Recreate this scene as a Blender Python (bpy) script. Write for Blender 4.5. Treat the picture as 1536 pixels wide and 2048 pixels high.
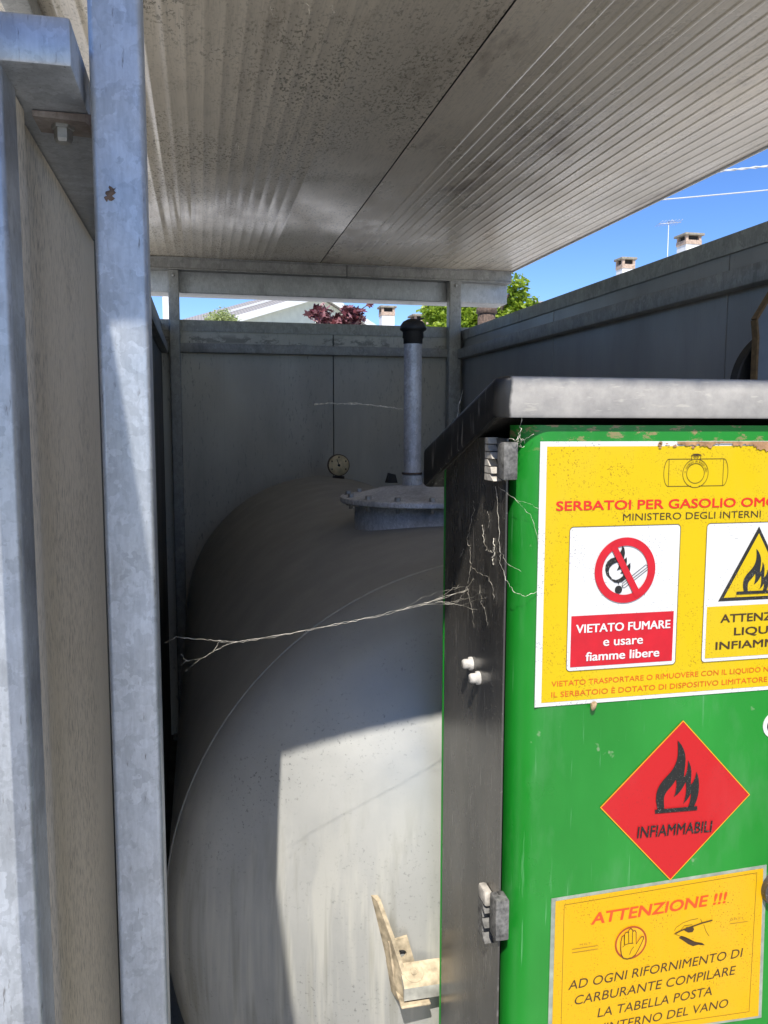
import bpy, bmesh, math, random
from mathutils import Vector, Matrix, geometry
R = math.radians
for o in list(bpy.data.objects): bpy.data.objects.remove(o)
SC = bpy.context.scene
COL = SC.collection

# ---------------- camera ----------------
cd = bpy.data.cameras.new('camera'); cam = bpy.data.objects.new('camera', cd); COL.objects.link(cam)
cd.sensor_fit = 'VERTICAL'; cd.sensor_height = 36.0; cd.lens = 36.0*1650/2048
cd.clip_start = .05; cd.clip_end = 2000
cam.matrix_world = Matrix(((.9764, .0207, -.2150, 0), (-.2160, .1031, -.9709, 0), (.0020, .9945, .1052, 1.6), (0, 0, 0, 1)))
SC.camera = cam

# ---------------- sky, sun, exposure ----------------
SUNV = Vector((.26, .80, -1.0)).normalized()          # the way the sunlight travels
W = bpy.data.worlds.new('World'); SC.world = W; W.use_nodes = True
nt = W.node_tree; nt.nodes.clear()
sky = nt.nodes.new('ShaderNodeTexSky'); sky.sky_type = 'NISHITA'; sky.sun_disc = False
sky.sun_elevation = math.asin(-SUNV.z); sky.sun_rotation = math.atan2(-SUNV.x, -SUNV.y)
sky.air_density = 1.0; sky.dust_density = .0; sky.ozone_density = 4.0; sky.altitude = 1500
bg = nt.nodes.new('ShaderNodeBackground'); bg.inputs[1].default_value = .115
wo = nt.nodes.new('ShaderNodeOutputWorld')
hs_ = nt.nodes.new('ShaderNodeHueSaturation'); hs_.inputs['Saturation'].default_value = 1.2; hs_.inputs['Hue'].default_value = .512
nt.links.new(sky.outputs[0], hs_.inputs['Color']); nt.links.new(hs_.outputs[0], bg.inputs[0]); nt.links.new(bg.outputs[0], wo.inputs[0])
sl = bpy.data.lights.new('sun', 'SUN'); sl.energy = 4.0; sl.angle = R(.53); sl.color = (1, .96, .89)
so = bpy.data.objects.new('sun', sl); COL.objects.link(so)
so.rotation_euler = SUNV.to_track_quat('-Z', 'Y').to_euler(); so.location = (-3, -10, 14)
SC.view_settings.view_transform = 'Standard'; SC.view_settings.look = 'None'
SC.view_settings.exposure = .72; SC.view_settings.gamma = 1.0
SC.cycles.use_denoising = True; SC.cycles.max_bounces = 10; SC.cycles.diffuse_bounces = 6

random.seed(7)
# ---------------- materials ----------------
def mat(name):
    m = bpy.data.materials.new(name); m.use_nodes = True
    return m, m.node_tree, m.node_tree.nodes['Principled BSDF']
class NB:
    """small node builder for one material"""
    def __init__(s, name, rough=.6, metal=0, spec=.5):
        s.m, s.t, s.b = mat(name); s.n = s.t.nodes; s.l = s.t.links
        s.tc = s.n.new('ShaderNodeTexCoord'); s.co = s.tc.outputs['Object']
        s.b.inputs['Roughness'].default_value = rough; s.b.inputs['Metallic'].default_value = metal
        s.b.inputs['Specular IOR Level'].default_value = spec
    def mapped(s, sc, loc=(0, 0, 0), rot=(0, 0, 0)):
        k = s.n.new('ShaderNodeMapping'); k.inputs['Scale'].default_value = sc; k.inputs['Location'].default_value = loc
        k.inputs['Rotation'].default_value = rot
        s.l.new(s.co, k.inputs[0]); return k.outputs[0]
    def noise(s, sc, scale=1, detail=4, rough=.55, loc=(0, 0, 0), dist=0):
        k = s.n.new('ShaderNodeTexNoise'); k.inputs['Scale'].default_value = scale; k.inputs['Detail'].default_value = detail
        k.inputs['Roughness'].default_value = rough; k.inputs['Distortion'].default_value = dist
        s.l.new(s.mapped(sc, loc), k.inputs['Vector']); return k.outputs['Fac']
    def warped(s, sc, amt, wsc):
        k = s.n.new('ShaderNodeTexNoise'); k.inputs['Scale'].default_value = wsc; k.inputs['Detail'].default_value = 3
        s.l.new(s.co, k.inputs['Vector']); v = s.n.new('ShaderNodeVectorMath'); v.operation = 'MULTIPLY_ADD'
        v.inputs[1].default_value = (amt, amt, amt); s.l.new(k.outputs['Color'], v.inputs[0]); s.l.new(s.mapped(sc), v.inputs[2]); return v.outputs[0]
    def voro(s, sc, scale=1, out='Color', feat='F1', rnd=1):
        k = s.n.new('ShaderNodeTexVoronoi'); k.inputs['Scale'].default_value = scale; k.feature = feat
        k.inputs['Randomness'].default_value = rnd
        s.l.new(s.warped(sc, .035, 70) if out == 'Color' else s.mapped(sc), k.inputs['Vector'])
        if out == 'Color':
            q = s.n.new('ShaderNodeSeparateColor'); s.l.new(k.outputs['Color'], q.inputs[0]); return q.outputs[0]
        return k.outputs[out]
    def ramp(s, v, a, b, lo=0., hi=1.):
        k = s.n.new('ShaderNodeMapRange'); k.inputs[1].default_value = a; k.inputs[2].default_value = b
        k.inputs[3].default_value = lo; k.inputs[4].default_value = hi; k.clamp = True
        s.l.new(v, k.inputs[0]); return k.outputs[0]
    def math(s, op, a, b=None):
        k = s.n.new('ShaderNodeMath'); k.operation = op
        for i, v in enumerate((a, b)):
            if v is None: continue
            if isinstance(v, (int, float)): k.inputs[i].default_value = v
            else: s.l.new(v, k.inputs[i])
        return k.outputs[0]
    def mix(s, f, a, b):
        k = s.n.new('ShaderNodeMix'); k.data_type = 'RGBA'
        if isinstance(f, (int, float)): k.inputs[0].default_value = f
        else: s.l.new(f, k.inputs[0])
        for i, v in ((6, a), (7, b)):
            if isinstance(v, tuple): k.inputs[i].default_value = (*v, 1)
            else: s.l.new(v, k.inputs[i])
        return k.outputs[2]
    def sep(s, i):
        k = s.n.new('ShaderNodeSeparateXYZ'); s.l.new(s.co, k.inputs[0]); return k.outputs[i]
    def col(s, v):
        if isinstance(v, tuple): s.b.inputs['Base Color'].default_value = (*v, 1)
        else: s.l.new(v, s.b.inputs['Base Color'])
    def rough(s, v): s.l.new(v, s.b.inputs['Roughness'])
    def metal(s, v): s.l.new(v, s.b.inputs['Metallic'])
    def bump(s, v, st=.3, d=.002):
        k = s.n.new('ShaderNodeBump'); k.inputs['Strength'].default_value = st; k.inputs['Distance'].default_value = d
        s.l.new(v, k.inputs['Height']); s.l.new(k.outputs[0], s.b.inputs['Normal'])

def galv(name, base, lo=.75, hi=1.15, cell=70, metal=.55, rough=.42, spots=.5, grime=(.16, .15, .13), gl=.58, streak=True):
    q = NB(name, rough, metal)
    v = q.voro((1, 1, .7), cell); big = q.noise((1, 1, 1), 9, 4)
    v2 = q.voro((1, 1, .5), cell*2.3); grain = q.noise((240, 240, 40), 1, 3, .6)
    f = q.math('MULTIPLY', q.math('MULTIPLY', q.ramp(v, 0, 1, lo, hi), q.ramp(v2, 0, 1, .95, 1.05)), q.math('MULTIPLY', q.ramp(big, .3, .7, .82, 1.12), q.ramp(grain, .3, .7, .90, 1.08)))
    c = q.n.new('ShaderNodeVectorMath'); c.operation = 'SCALE'; c.inputs[0].default_value = base; q.l.new(f, c.inputs[3])
    cc = c.outputs[0]
    st = q.noise((260, 260, 45 if streak else 260), 1, 3, .6)
    msk = q.math('MULTIPLY', q.ramp(st, .62, .72), q.ramp(q.noise((1, 1, 1), 14, 5, .65), .42, .6))
    cc = q.mix(q.math('MULTIPLY', msk, spots), cc, grime)
    cl = q.ramp(q.noise((6, 6, 3), 1, 6, .7, (3, 1, 2)), gl, gl+.14)
    cc = q.mix(q.math('MULTIPLY', cl, .55), cc, grime)
    rust = q.ramp(q.noise((18, 18, 9), 1, 4, .6, (7, 3, 1)), .74, .78)
    cc = q.mix(q.math('MULTIPLY', rust, .5), cc, (.22, .12, .06))
    q.col(cc); q.rough(q.ramp(big, .3, .7, rough-.08, rough+.14)); q.bump(q.noise((120, 120, 60), 1, 3), .12, .001)
    return q.m

def plain(name, c, rough=.6, metal=0, var=.12, scale=60, spec=.5):
    q = NB(name, rough, metal, spec)
    n = q.noise((1, 1, 1), scale, 4); d = tuple(x*(1-2*var) for x in c); e = tuple(min(1, x*(1+var)) for x in c)
    q.col(q.mix(q.ramp(n, .3, .7), d, e)); return q.m

def printed(name, c, rough=.42, dirt=.35, dc=(.16, .13, .09), sz=1.0):
    """printed foil with grime specks"""
    q = NB(name, rough, 0, .3)
    a = q.ramp(q.noise((1, 1, 1), 420*sz, 2, .5), .60, .68)
    b = q.ramp(q.noise((1, 1, 1), 24, 4, .6), .40, .62)
    fade = q.ramp(q.noise((1, 1, .5), 11, 5, .6, (4, 4, 4)), .5, .8, 0, .14)
    k = q.mix(fade, c, tuple(min(1, x*.7+.12) for x in c))
    k = q.mix(q.math('MULTIPLY', q.math('MULTIPLY', a, b), dirt*1.6), k, dc)
    q.col(k); q.rough(q.ramp(b, 0, 1, rough-.08, rough+.15)); return q.m

M = {}
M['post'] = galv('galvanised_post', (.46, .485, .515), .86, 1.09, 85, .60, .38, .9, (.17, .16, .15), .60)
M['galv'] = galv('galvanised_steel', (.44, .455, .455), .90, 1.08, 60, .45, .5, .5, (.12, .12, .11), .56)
M['pipe'] = galv('mottled_pipe_zinc', (.60, .61, .62), .80, 1.12, 150, .30, .45, .9, (.20, .20, .19), .50)
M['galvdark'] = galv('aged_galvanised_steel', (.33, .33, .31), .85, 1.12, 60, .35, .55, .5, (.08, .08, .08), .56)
M['bolt'] = plain('zinc_bolt', (.42, .42, .40), .45, .6)
M['rusty'] = plain('rusty_steel', (.14, .095, .07), .85, .1, .3, 90)

M['rustgalv'] = galv('rust_stained_angle', (.30, .27, .25), .85, 1.1, 90, .2, .6, .6, (.12, .06, .035), .42)
# sandwich panel walls
def panelmat(name, c, dirt, specks, amt=.75, cl=.5, rough=.5, sc=(330, 330, 26), stain=False):
    q = NB(name, rough)
    big = q.noise((1, 1, .35), 4, 5, .6)
    k = q.mix(q.ramp(big, .35, .7), c, dirt)
    st = q.noise(sc, 1, 3, .6)
    pat = q.ramp(q.noise((3, 3, 1.6), 1, 5, .6, (2, 5, 3)), .36, .56)
    k = q.mix(q.math('MULTIPLY', q.math('MULTIPLY', q.ramp(st, cl, cl+.12), pat), amt), k, specks)
    ln = q.noise((90, 90, 1.2), 1, 2, .5, (1, 1, 1))
    k = q.mix(q.ramp(ln, .58, .75, 0, .35), k, dirt)
    if stain:
        z = q.sep(2); band = q.math('MULTIPLY', q.ramp(z, 1.995, 2.01), q.ramp(z, 2.025, 2.055, 1, 0))
        wet = q.math('MULTIPLY', band, q.ramp(q.noise((9, 9, 16), 1, 6, .7, (4, 1, 6)), .50, .56))
        k = q.mix(q.math('MULTIPLY', wet, .7), k, (.10, .10, .09))
    q.col(k); q.bump(q.noise((200, 200, 5), 1, 2), .08, .001); q.rough(q.ramp(big, .3, .7, rough-.1, rough+.1)); return q.m
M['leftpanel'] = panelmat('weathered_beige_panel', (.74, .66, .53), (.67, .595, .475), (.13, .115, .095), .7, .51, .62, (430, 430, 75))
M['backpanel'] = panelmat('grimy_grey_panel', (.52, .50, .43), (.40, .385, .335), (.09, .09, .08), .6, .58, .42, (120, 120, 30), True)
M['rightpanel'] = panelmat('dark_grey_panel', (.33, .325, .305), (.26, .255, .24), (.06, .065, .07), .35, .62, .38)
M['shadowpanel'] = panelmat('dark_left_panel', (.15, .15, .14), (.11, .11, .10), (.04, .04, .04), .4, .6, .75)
# ribbed roof underside
def roofmat(name, speck, brown, seed, coat, r0, r1):
    q = NB(name, .14, 0, .8)
    big = q.noise((1.2, .6, 1), 2.4, 6, .65, (seed, 0, 0))
    k = q.mix(q.ramp(big, .35, .68), (.80, .71, .565), (.64, .57, .45))
    sp = q.noise((1, .55, 1), 150, 3, .62, (seed, 1, 0))
    pat = q.ramp(q.noise((1, .7, 1), 3.2, 5, .65, (seed+4, 2, 0)), .36, .60)
    k = q.mix(q.math('MULTIPLY', q.math('MULTIPLY', q.ramp(sp, .53, .61), pat), speck), k, (.20, .185, .145))
    br = q.ramp(q.noise((3.2, .9, 1), 1.5, 6, .7, (seed+9, 3, 0)), .56, .70)
    k = q.mix(q.math('MULTIPLY', br, brown), k, (.17, .115, .075))
    fine = q.ramp(q.noise((300, 12, 300), 1, 2, .5), .5, .75, 0, .25)
    k = q.mix(fine, k, (.20, .19, .16))
    q.col(k); q.rough(q.ramp(q.noise((1, .5, 1), 7, 6, .65, (seed, 5, 0)), .35, .65, r0, r1)); q.bump(q.noise((1, .6, 1), 60, 4), .04, .001); q.b.inputs['Coat Weight'].default_value = coat; q.b.inputs['Coat Roughness'].default_value = .10; return q.m
M['roofA'] = roofmat('speckled_roof_sheet', .8, .35, 0, .18, .10, .26)
M['roofB'] = roofmat('brown_stained_roof_sheet', .3, .8, 13, .05, .22, .42)
# tank paint with dust settled on top and drip streaks below
q = NB('grey_tank_coating', .42, .25); headm = None
n1 = q.noise((1, 1, 1), 5, 6, .6); k = q.mix(q.ramp(n1, .3, .7), (.37, .37, .35), (.47, .465, .435))
sp = q.noise((1, 1, 1), 190, 3, .6); pt = q.ramp(q.noise((1, 1, 1), 7, 5, .65, (3, 3, 3)), .44, .62)
k = q.mix(q.math('MULTIPLY', q.math('MULTIPLY', q.ramp(sp, .60, .68), pt), .7), k, (.13, .135, .13))
dr = q.noise((26, 26, 1.5), 1, 4, .6, (5, 5, 5)); low = q.ramp(q.sep(2), .75, 1.05, 1, 0)
k = q.mix(q.math('MULTIPLY', q.math('MULTIPLY', q.ramp(dr, .50, .62), low), .75), k, (.58, .565, .50))
dr2 = q.noise((34, 34, 1.2), 1, 4, .6, (9, 1, 5))
k = q.mix(q.math('MULTIPLY', q.math('MULTIPLY', q.ramp(dr2, .52, .64), low), .6), k, (.27, .26, .21))
g = q.n.new('ShaderNodeNewGeometry'); gz = q.n.new('ShaderNodeSeparateXYZ'); q.l.new(g.outputs['Normal'], gz.inputs[0])
front = q.ramp(q.sep(1), -1.185, -1.165, 1, 0)
nz = q.math('SUBTRACT', gz.outputs[2], q.math('MULTIPLY', front, .34))
dust = q.math('MULTIPLY', q.ramp(nz, .30, .62), q.ramp(q.noise((1, 1, 1), 9, 5, .6, (1, 8, 1)), .25, .6, .55, 1))
k = q.mix(q.math('MULTIPLY', dust, .85), k, (.285, .288, .275))
q.col(k); q.rough(q.math('ADD', q.ramp(n1, .3, .7, .27, .40), q.math('MULTIPLY', dust, .45)))
q.metal(q.math('MULTIPLY', q.math('SUBTRACT', 1, dust), .30)); q.bump(q.noise((1, 1, 1), 130, 4), .12, .001); M['tank'] = q.m
M['seam'] = plain('weld_bead', (.40, .40, .37), .6, .1)
# cabinet plastics
q = NB('green_cabinet_plastic', .32)
k = q.mix(q.ramp(q.noise((1, 1, .4), 6, 5, .6), .35, .7), (.005, .175, .012), (.014, .235, .024))
sc = q.noise((220, 220, 9), 1, 3, .5); k = q.mix(q.math('MULTIPLY', q.ramp(sc, .66, .74), q.ramp(q.noise((1, 1, 1), 5, 4), .38, .6)), k, (.10, .30, .12))
bl = q.ramp(q.noise((1, 1, 1), 38, 3, .6, (2, 7, 1)), .71, .76); k = q.mix(q.math('MULTIPLY', bl, .55), k, (.26, .33, .2))
tz = q.ramp(q.sep(2), 1.565, 1.592); fl_ = q.ramp(q.noise((1, 1, 2.2), 55, 5, .7, (3, 3, 9)), .56, .60); rx_ = q.ramp(q.sep(0), -.04, .08)
k = q.mix(q.math('MULTIPLY', q.math('MULTIPLY', tz, fl_), q.math('MULTIPLY', rx_, .8)), k, (.30, .19, .10))
wp = q.ramp(q.noise((1, 1, .35), 14, 5, .65, (8, 2, 2)), .55, .78, 0, .22); k = q.mix(wp, k, (.16, .30, .17))
q.col(k); q.bump(q.noise((1, 1, .6), 9, 3), .25, .004); q.rough(q.ramp(q.noise((1, 1, 1), 12, 5), .3, .7, .24, .50)); M['green'] = q.m
q = NB('black_cabinet_plastic', .24, 0, .5)
scr = q.noise((10, 420, 24), 1, 3, .6); pt = q.ramp(q.noise((1, 1, 1), 9, 5, .65), .40, .62)
k = q.mix(q.math('MULTIPLY', q.math('MULTIPLY', q.ramp(scr, .60, .70), pt), .8), (.013, .013, .014), (.30, .285, .27))
dd = q.ramp(q.noise((1, 1, 1), 300, 2, .5), .66, .72); k = q.mix(q.math('MULTIPLY', dd, .35), k, (.35, .33, .30))
du = q.ramp(q.noise((1, 1, .4), 8, 5, .6, (5, 1, 1)),  .35, .7, .05, .26); k = q.mix(du, k, (.35, .32, .27))
q.col(k); q.rough(q.ramp(q.noise((1, 1, .4), 10, 5, .6), .3, .7, .20, .32)); M['black'] = q.m
# lid: black plastic whose front lip is coloured pale grey
q = NB('grey_lipped_black_plastic', .5)
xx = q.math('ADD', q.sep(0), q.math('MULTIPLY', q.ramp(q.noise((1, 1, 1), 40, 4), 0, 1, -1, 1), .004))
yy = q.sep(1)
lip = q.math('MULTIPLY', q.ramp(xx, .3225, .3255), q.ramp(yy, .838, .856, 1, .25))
scr = q.ramp(q.noise((160, 160, 14), 1, 3, .6), .60, .70); dust = q.ramp(q.noise((1, 1, 1), 30, 6, .7), .35, .7)  # second noise is the factor between the two lip greys
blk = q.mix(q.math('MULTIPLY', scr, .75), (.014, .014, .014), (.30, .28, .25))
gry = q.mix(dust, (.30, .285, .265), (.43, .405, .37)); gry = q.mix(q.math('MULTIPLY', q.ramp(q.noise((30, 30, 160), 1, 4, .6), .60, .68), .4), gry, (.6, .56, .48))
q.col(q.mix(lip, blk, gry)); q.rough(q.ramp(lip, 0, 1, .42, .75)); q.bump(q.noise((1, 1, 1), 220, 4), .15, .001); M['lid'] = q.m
M['hinge'] = plain('dusty_hinge_plastic', (.15, .145, .135), .75, 0, .35, 160)
M['hingetop'] = plain('dust_covered_hinge', (.50, .46, .40), .9, 0, .2, 120)
M['dustymetal'] = plain('dust_caked_steel', (.50, .41, .28), .9, 0, .28, 55)
M['clip'] = plain('white_dusty_bolt', (.60, .57, .52), .7, 0, .2, 120)
M['rubber'] = plain('black_rubber_cap', (.018, .018, .017), .55)
M['dial'] = plain('yellowed_dial', (.80, .66, .40), .35, 0, .22, 26)
M['web'] = plain('cobweb_silk', (.78, .72, .60), .8, 0, .2, 200)
M['black_ink'] = printed('black_print', (.016, .016, .015), .45, .45, (.2, .19, .17), 1.3)
M['ink'] = plain('dark_brown_print', (.05, .025, .008), .5, 0, .1)
M['ink3'] = plain('faded_brown_print', (.30, .17, .02), .5, 0, .2)
M['white'] = printed('white_print', (.62, .615, .60), .5, .6, (.20, .20, .20), 1.3)
M['textwhite'] = plain('white_lettering', (.64, .63, .61), .45, 0, .03)
M['yellow'] = printed('yellow_print', (.57, .40, .001), .5, .55, (.26, .13, .01), 1.25)
M['yellow2'] = printed('amber_paper', (.62, .345, .002), .45, .65, (.26, .12, .01), 1.1)
M['red'] = plain('red_print', (.50, .004, .014), .42, 0, .06)
M['redtxt'] = plain('red_lettering', (.66, .020, .008), .45, 0, .06)
M['red2'] = plain('faded_red_lettering', (.60, .085, .004), .45, 0, .1)
M['orange'] = plain('orange_red_lettering', (.75, .07, .008), .45, 0, .08)
M['diamond'] = printed('red_label', (.46, .012, .014), .42, .3, (.30, .02, .02), 1)
M['brown'] = plain('bare_adhesive', (.36, .20, .10), .8, 0, .3, 90)
M['lamin'] = plain('clouded_laminate', (.30, .33, .27), .35, 0, .15)
M['handor'] = plain('orange_print', (.80, .36, .006), .45, 0, .05)
M['handring'] = plain('brown_red_print', (.32, .05, .008), .45, 0, .08)
M['cocoon'] = plain('tan_cocoon', (.42, .30, .17), .85, 0, .3, 200)
M['cardboard'] = plain('brown_board_edge', (.17, .11, .05), .85, 0, .2, 80)
M['boardface'] = plain('grey_blue_board', (.15, .19, .25), .5, 0, .12, 12)
M['barsteel'] = plain('dusty_blue_grey_steel', (.46, .45, .40), .7, .15, .22, 40)
M['slab'] = plain('shade_dark_concrete', (.13, .125, .115), .9, 0, .25, 8)
# surroundings
q = NB('pale_concrete_ground', .9); k = q.mix(q.ramp(q.noise((1, 1, 1), 1.3, 6, .6), .3, .7), (.54, .515, .46), (.63, .605, .545))
k = q.mix(q.ramp(q.noise((1, 1, 1), 60, 4), .55, .7, 0, .4), k, (.30, .29, .26)); q.col(k); M['ground'] = q.m
q = NB('grey_roof_tiles', .8); w = q.n.new('ShaderNodeTexWave'); w.inputs['Scale'].default_value = 3.2; w.inputs['Distortion'].default_value = .6
q.l.new(q.mapped((1, 1, 1)), w.inputs[0]); k = q.mix(w.outputs['Fac'], (.25, .235, .225), (.36, .335, .31)); q.col(k); M['tiles'] = q.m
M['render'] = plain('pale_green_render', (.66, .68, .56), .9, 0, .05, 4)
M['whitewall'] = plain('white_render', (.80, .79, .76), .9, 0, .04, 4)
M['brick'] = plain('weathered_brick', (.50, .37, .28), .9, 0, .2, 14)
M['capstone'] = plain('chimney_cap_stone', (.30, .27, .21), .9, 0, .2, 12)
M['flue_fill'] = plain('dark_flue_gap', (.03, .028, .025), .9)
M['verge'] = plain('white_verge_board', (.82, .82, .78), .7, 0, .03, 4)
M['antenna'] = plain('grey_aluminium', (.62, .63, .64), .5, .4)
M['cable'] = plain('pale_cable', (.55, .56, .57), .7)
M['bark'] = plain('tree_bark', (.10, .075, .05), .9, 0, .3, 18)
def leafmat(name, cs, trans=.35):
    m = bpy.data.materials.new(name); m.use_nodes = True; t = m.node_tree; b = t.nodes['Principled BSDF']
    gi = t.nodes.new('ShaderNodeNewGeometry'); rp = t.nodes.new('ShaderNodeValToRGB'); rp.color_ramp.interpolation = 'LINEAR'
    els = rp.color_ramp.elements
    els[0].color = (*cs[0], 1); els[1].color = (*cs[-1], 1)
    for i, c in enumerate(cs[1:-1]):
        e = els.new((i+1)/(len(cs)-1)); e.color = (*c, 1)
    t.links.new(gi.outputs['Random Per Island'], rp.inputs[0]); t.links.new(rp.outputs[0], b.inputs['Base Color'])
    b.inputs['Roughness'].default_value = .38
    tr = t.nodes.new('ShaderNodeBsdfTranslucent'); t.links.new(rp.outputs[0], tr.inputs[0])
    mx = t.nodes.new('ShaderNodeMixShader'); mx.inputs[0].default_value = trans
    t.links.new(b.outputs[0], mx.inputs[1]); t.links.new(tr.outputs[0], mx.inputs[2])
    t.links.new(mx.outputs[0], t.nodes['Material Output'].inputs[0]); return m
M['leaf'] = leafmat('light_green_foliage', [(.15, .24, .02), (.26, .37, .03), (.38, .48, .05)], .45)
M['leaf2'] = leafmat('pale_green_foliage', [(.36, .42, .16), (.48, .54, .24)], .5)
M['redleaf'] = leafmat('dark_red_foliage', [(.06, .014, .018), (.16, .045, .05), (.38, .20, .21)], .2)  # palest pink puts the leaf gloss into the colour

# ---------------- mesh helpers ----------------
def add_box(bm, x0, x1, y0, y1, z0, z1, bev=0, seg=2, mtx=None):
    vs = [bm.verts.new((x, y, z)) for x in (x0, x1) for y in (y0, y1) for z in (z0, z1)]
    fs = [bm.faces.new([vs[i] for i in f]) for f in ((0, 1, 3, 2), (4, 6, 7, 5), (0, 4, 5, 1), (2, 3, 7, 6), (0, 2, 6, 4), (1, 5, 7, 3))]
    if mtx is not None: bmesh.ops.transform(bm, matrix=mtx, verts=vs)
    if bev:
        es = list({e for f in fs for e in f.edges})
        bmesh.ops.bevel(bm, geom=es, offset=bev, segments=seg, profile=.5, affect='EDGES')
def box(*a, **k):
    bm = bmesh.new(); add_box(bm, *a, **k); return bm
def add_prism(bm, pts, axis, a, b):
    """closed polygon pts (2D) extruded along axis from a to b"""
    def P(p, t):
        return {'X': (t, p[0], p[1]), 'Y': (p[0], t, p[1]), 'Z': (p[0], p[1], t)}[axis]
    A = [bm.verts.new(P(p, a)) for p in pts]; B = [bm.verts.new(P(p, b)) for p in pts]
    n = len(pts)
    for i in range(n): bm.faces.new((A[i], A[(i+1) % n], B[(i+1) % n], B[i]))
    tri = geometry.tessellate_polygon([[Vector((p[0], p[1], 0)) for p in pts]])
    for t in tri:
        bm.faces.new([A[i] for i in t]); bm.faces.new([B[i] for i in reversed(t)])
def prism(pts, axis, a, b):
    bm = bmesh.new(); add_prism(bm, pts, axis, a, b); return bm
def add_tube(bm, pts, r, seg=10, cap=True):
    pts = [Vector(p) for p in pts]; rs = r if isinstance(r, (list, tuple)) else [r]*len(pts); rings = []
    ref = Vector((0, 0, 1))
    for i, p in enumerate(pts):
        d = (pts[min(i+1, len(pts)-1)]-pts[max(i-1, 0)]).normalized()
        if abs(d.dot(ref)) > .95: ref = Vector((1, 0, 0)) if abs(d.x) < .9 else Vector((0, 1, 0))
        u = d.cross(ref).normalized(); v = d.cross(u).normalized()
        rings.append([bm.verts.new(p+rs[i]*(math.cos(2*math.pi*k/seg)*u+math.sin(2*math.pi*k/seg)*v)) for k in range(seg)])
    for a, b in zip(rings, rings[1:]):
        for k in range(seg): bm.faces.new((a[k], a[(k+1) % seg], b[(k+1) % seg], b[k])).smooth = True
    if cap: bm.faces.new(rings[0][::-1]); bm.faces.new(rings[-1])
def tube(pts, r, seg=10, cap=True):
    bm = bmesh.new(); add_tube(bm, pts, r, seg, cap); return bm
def add_lathe(bm, prof, c, axis='Z', seg=48, smooth=True):
    """prof = (radius, height) list turned about an axis through c"""
    rings = []
    for r, h in prof:
        ring = []
        for k in range(seg if r > 1e-6 else 1):
            a = 2*math.pi*k/seg
            if axis == 'Z': p = (c[0]+r*math.cos(a), c[1]+r*math.sin(a), c[2]+h)
            elif axis == 'Y': p = (c[0]+r*math.cos(a), c[1]+h, c[2]+r*math.sin(a))
            else: p = (c[0]+h, c[1]+r*math.cos(a), c[2]+r*math.sin(a))
            ring.append(bm.verts.new(p))
        rings.append(ring)
    for a, b in zip(rings, rings[1:]):
        for k in range(seg):
            q = [a[k % len(a)], a[(k+1) % len(a)], b[(k+1) % len(b)], b[k % len(b)]]
            q = [v for i, v in enumerate(q) if v not in q[:i]]
            if len(q) > 2: bm.faces.new(q).smooth = smooth
def lathe(prof, c, axis='Z', seg=48, smooth=True):
    bm = bmesh.new(); add_lathe(bm, prof, c, axis, seg, smooth); return bm
def thing(name, label, cat, loc=(0, 0, 0), group=None, kind=None):
    o = bpy.data.objects.new(name, None); COL.objects.link(o); o.location = loc; o.empty_display_size = .05
    tag(o, label, cat, group, kind); return o
def tag(o, label=None, cat=None, group=None, kind=None):
    if label: o['label'] = label
    if cat: o['category'] = cat
    if group: o['group'] = group
    if kind: o['kind'] = kind
    return o
ORG = {}
def obj(name, bm, m, parent=None, loc=None, sharp=35, label=None):
    """link one mesh object; bmesh coordinates are world coordinates"""
    me = bpy.data.meshes.new(name)
    if isinstance(bm, bpy.types.Mesh): me = bm
    else:
        bmesh.ops.recalc_face_normals(bm, faces=bm.faces); bm.to_mesh(me); bm.free()
    o = bpy.data.objects.new(name, me); COL.objects.link(o)
    org = Vector(loc) if loc is not None else Vector((0, 0, 0))
    p = parent; po = ORG.get(p.name, Vector(p.location)) if p else Vector((0, 0, 0))
    me.transform(Matrix.Translation(-org)) if org.length else None
    if p: o.parent = p
    o.location = org-po
    ORG[o.name] = org
    ms = m if isinstance(m, (list, tuple)) else [m]
    for x in ms: me.materials.append(x)
    me.shade_smooth() if False else None
    if label: o['label'] = label
    return o
def smooth(o, ang=40):
    for p in o.data.polygons: p.use_smooth = True
    o.data.set_sharp_from_angle(angle=R(ang)); return o

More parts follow.
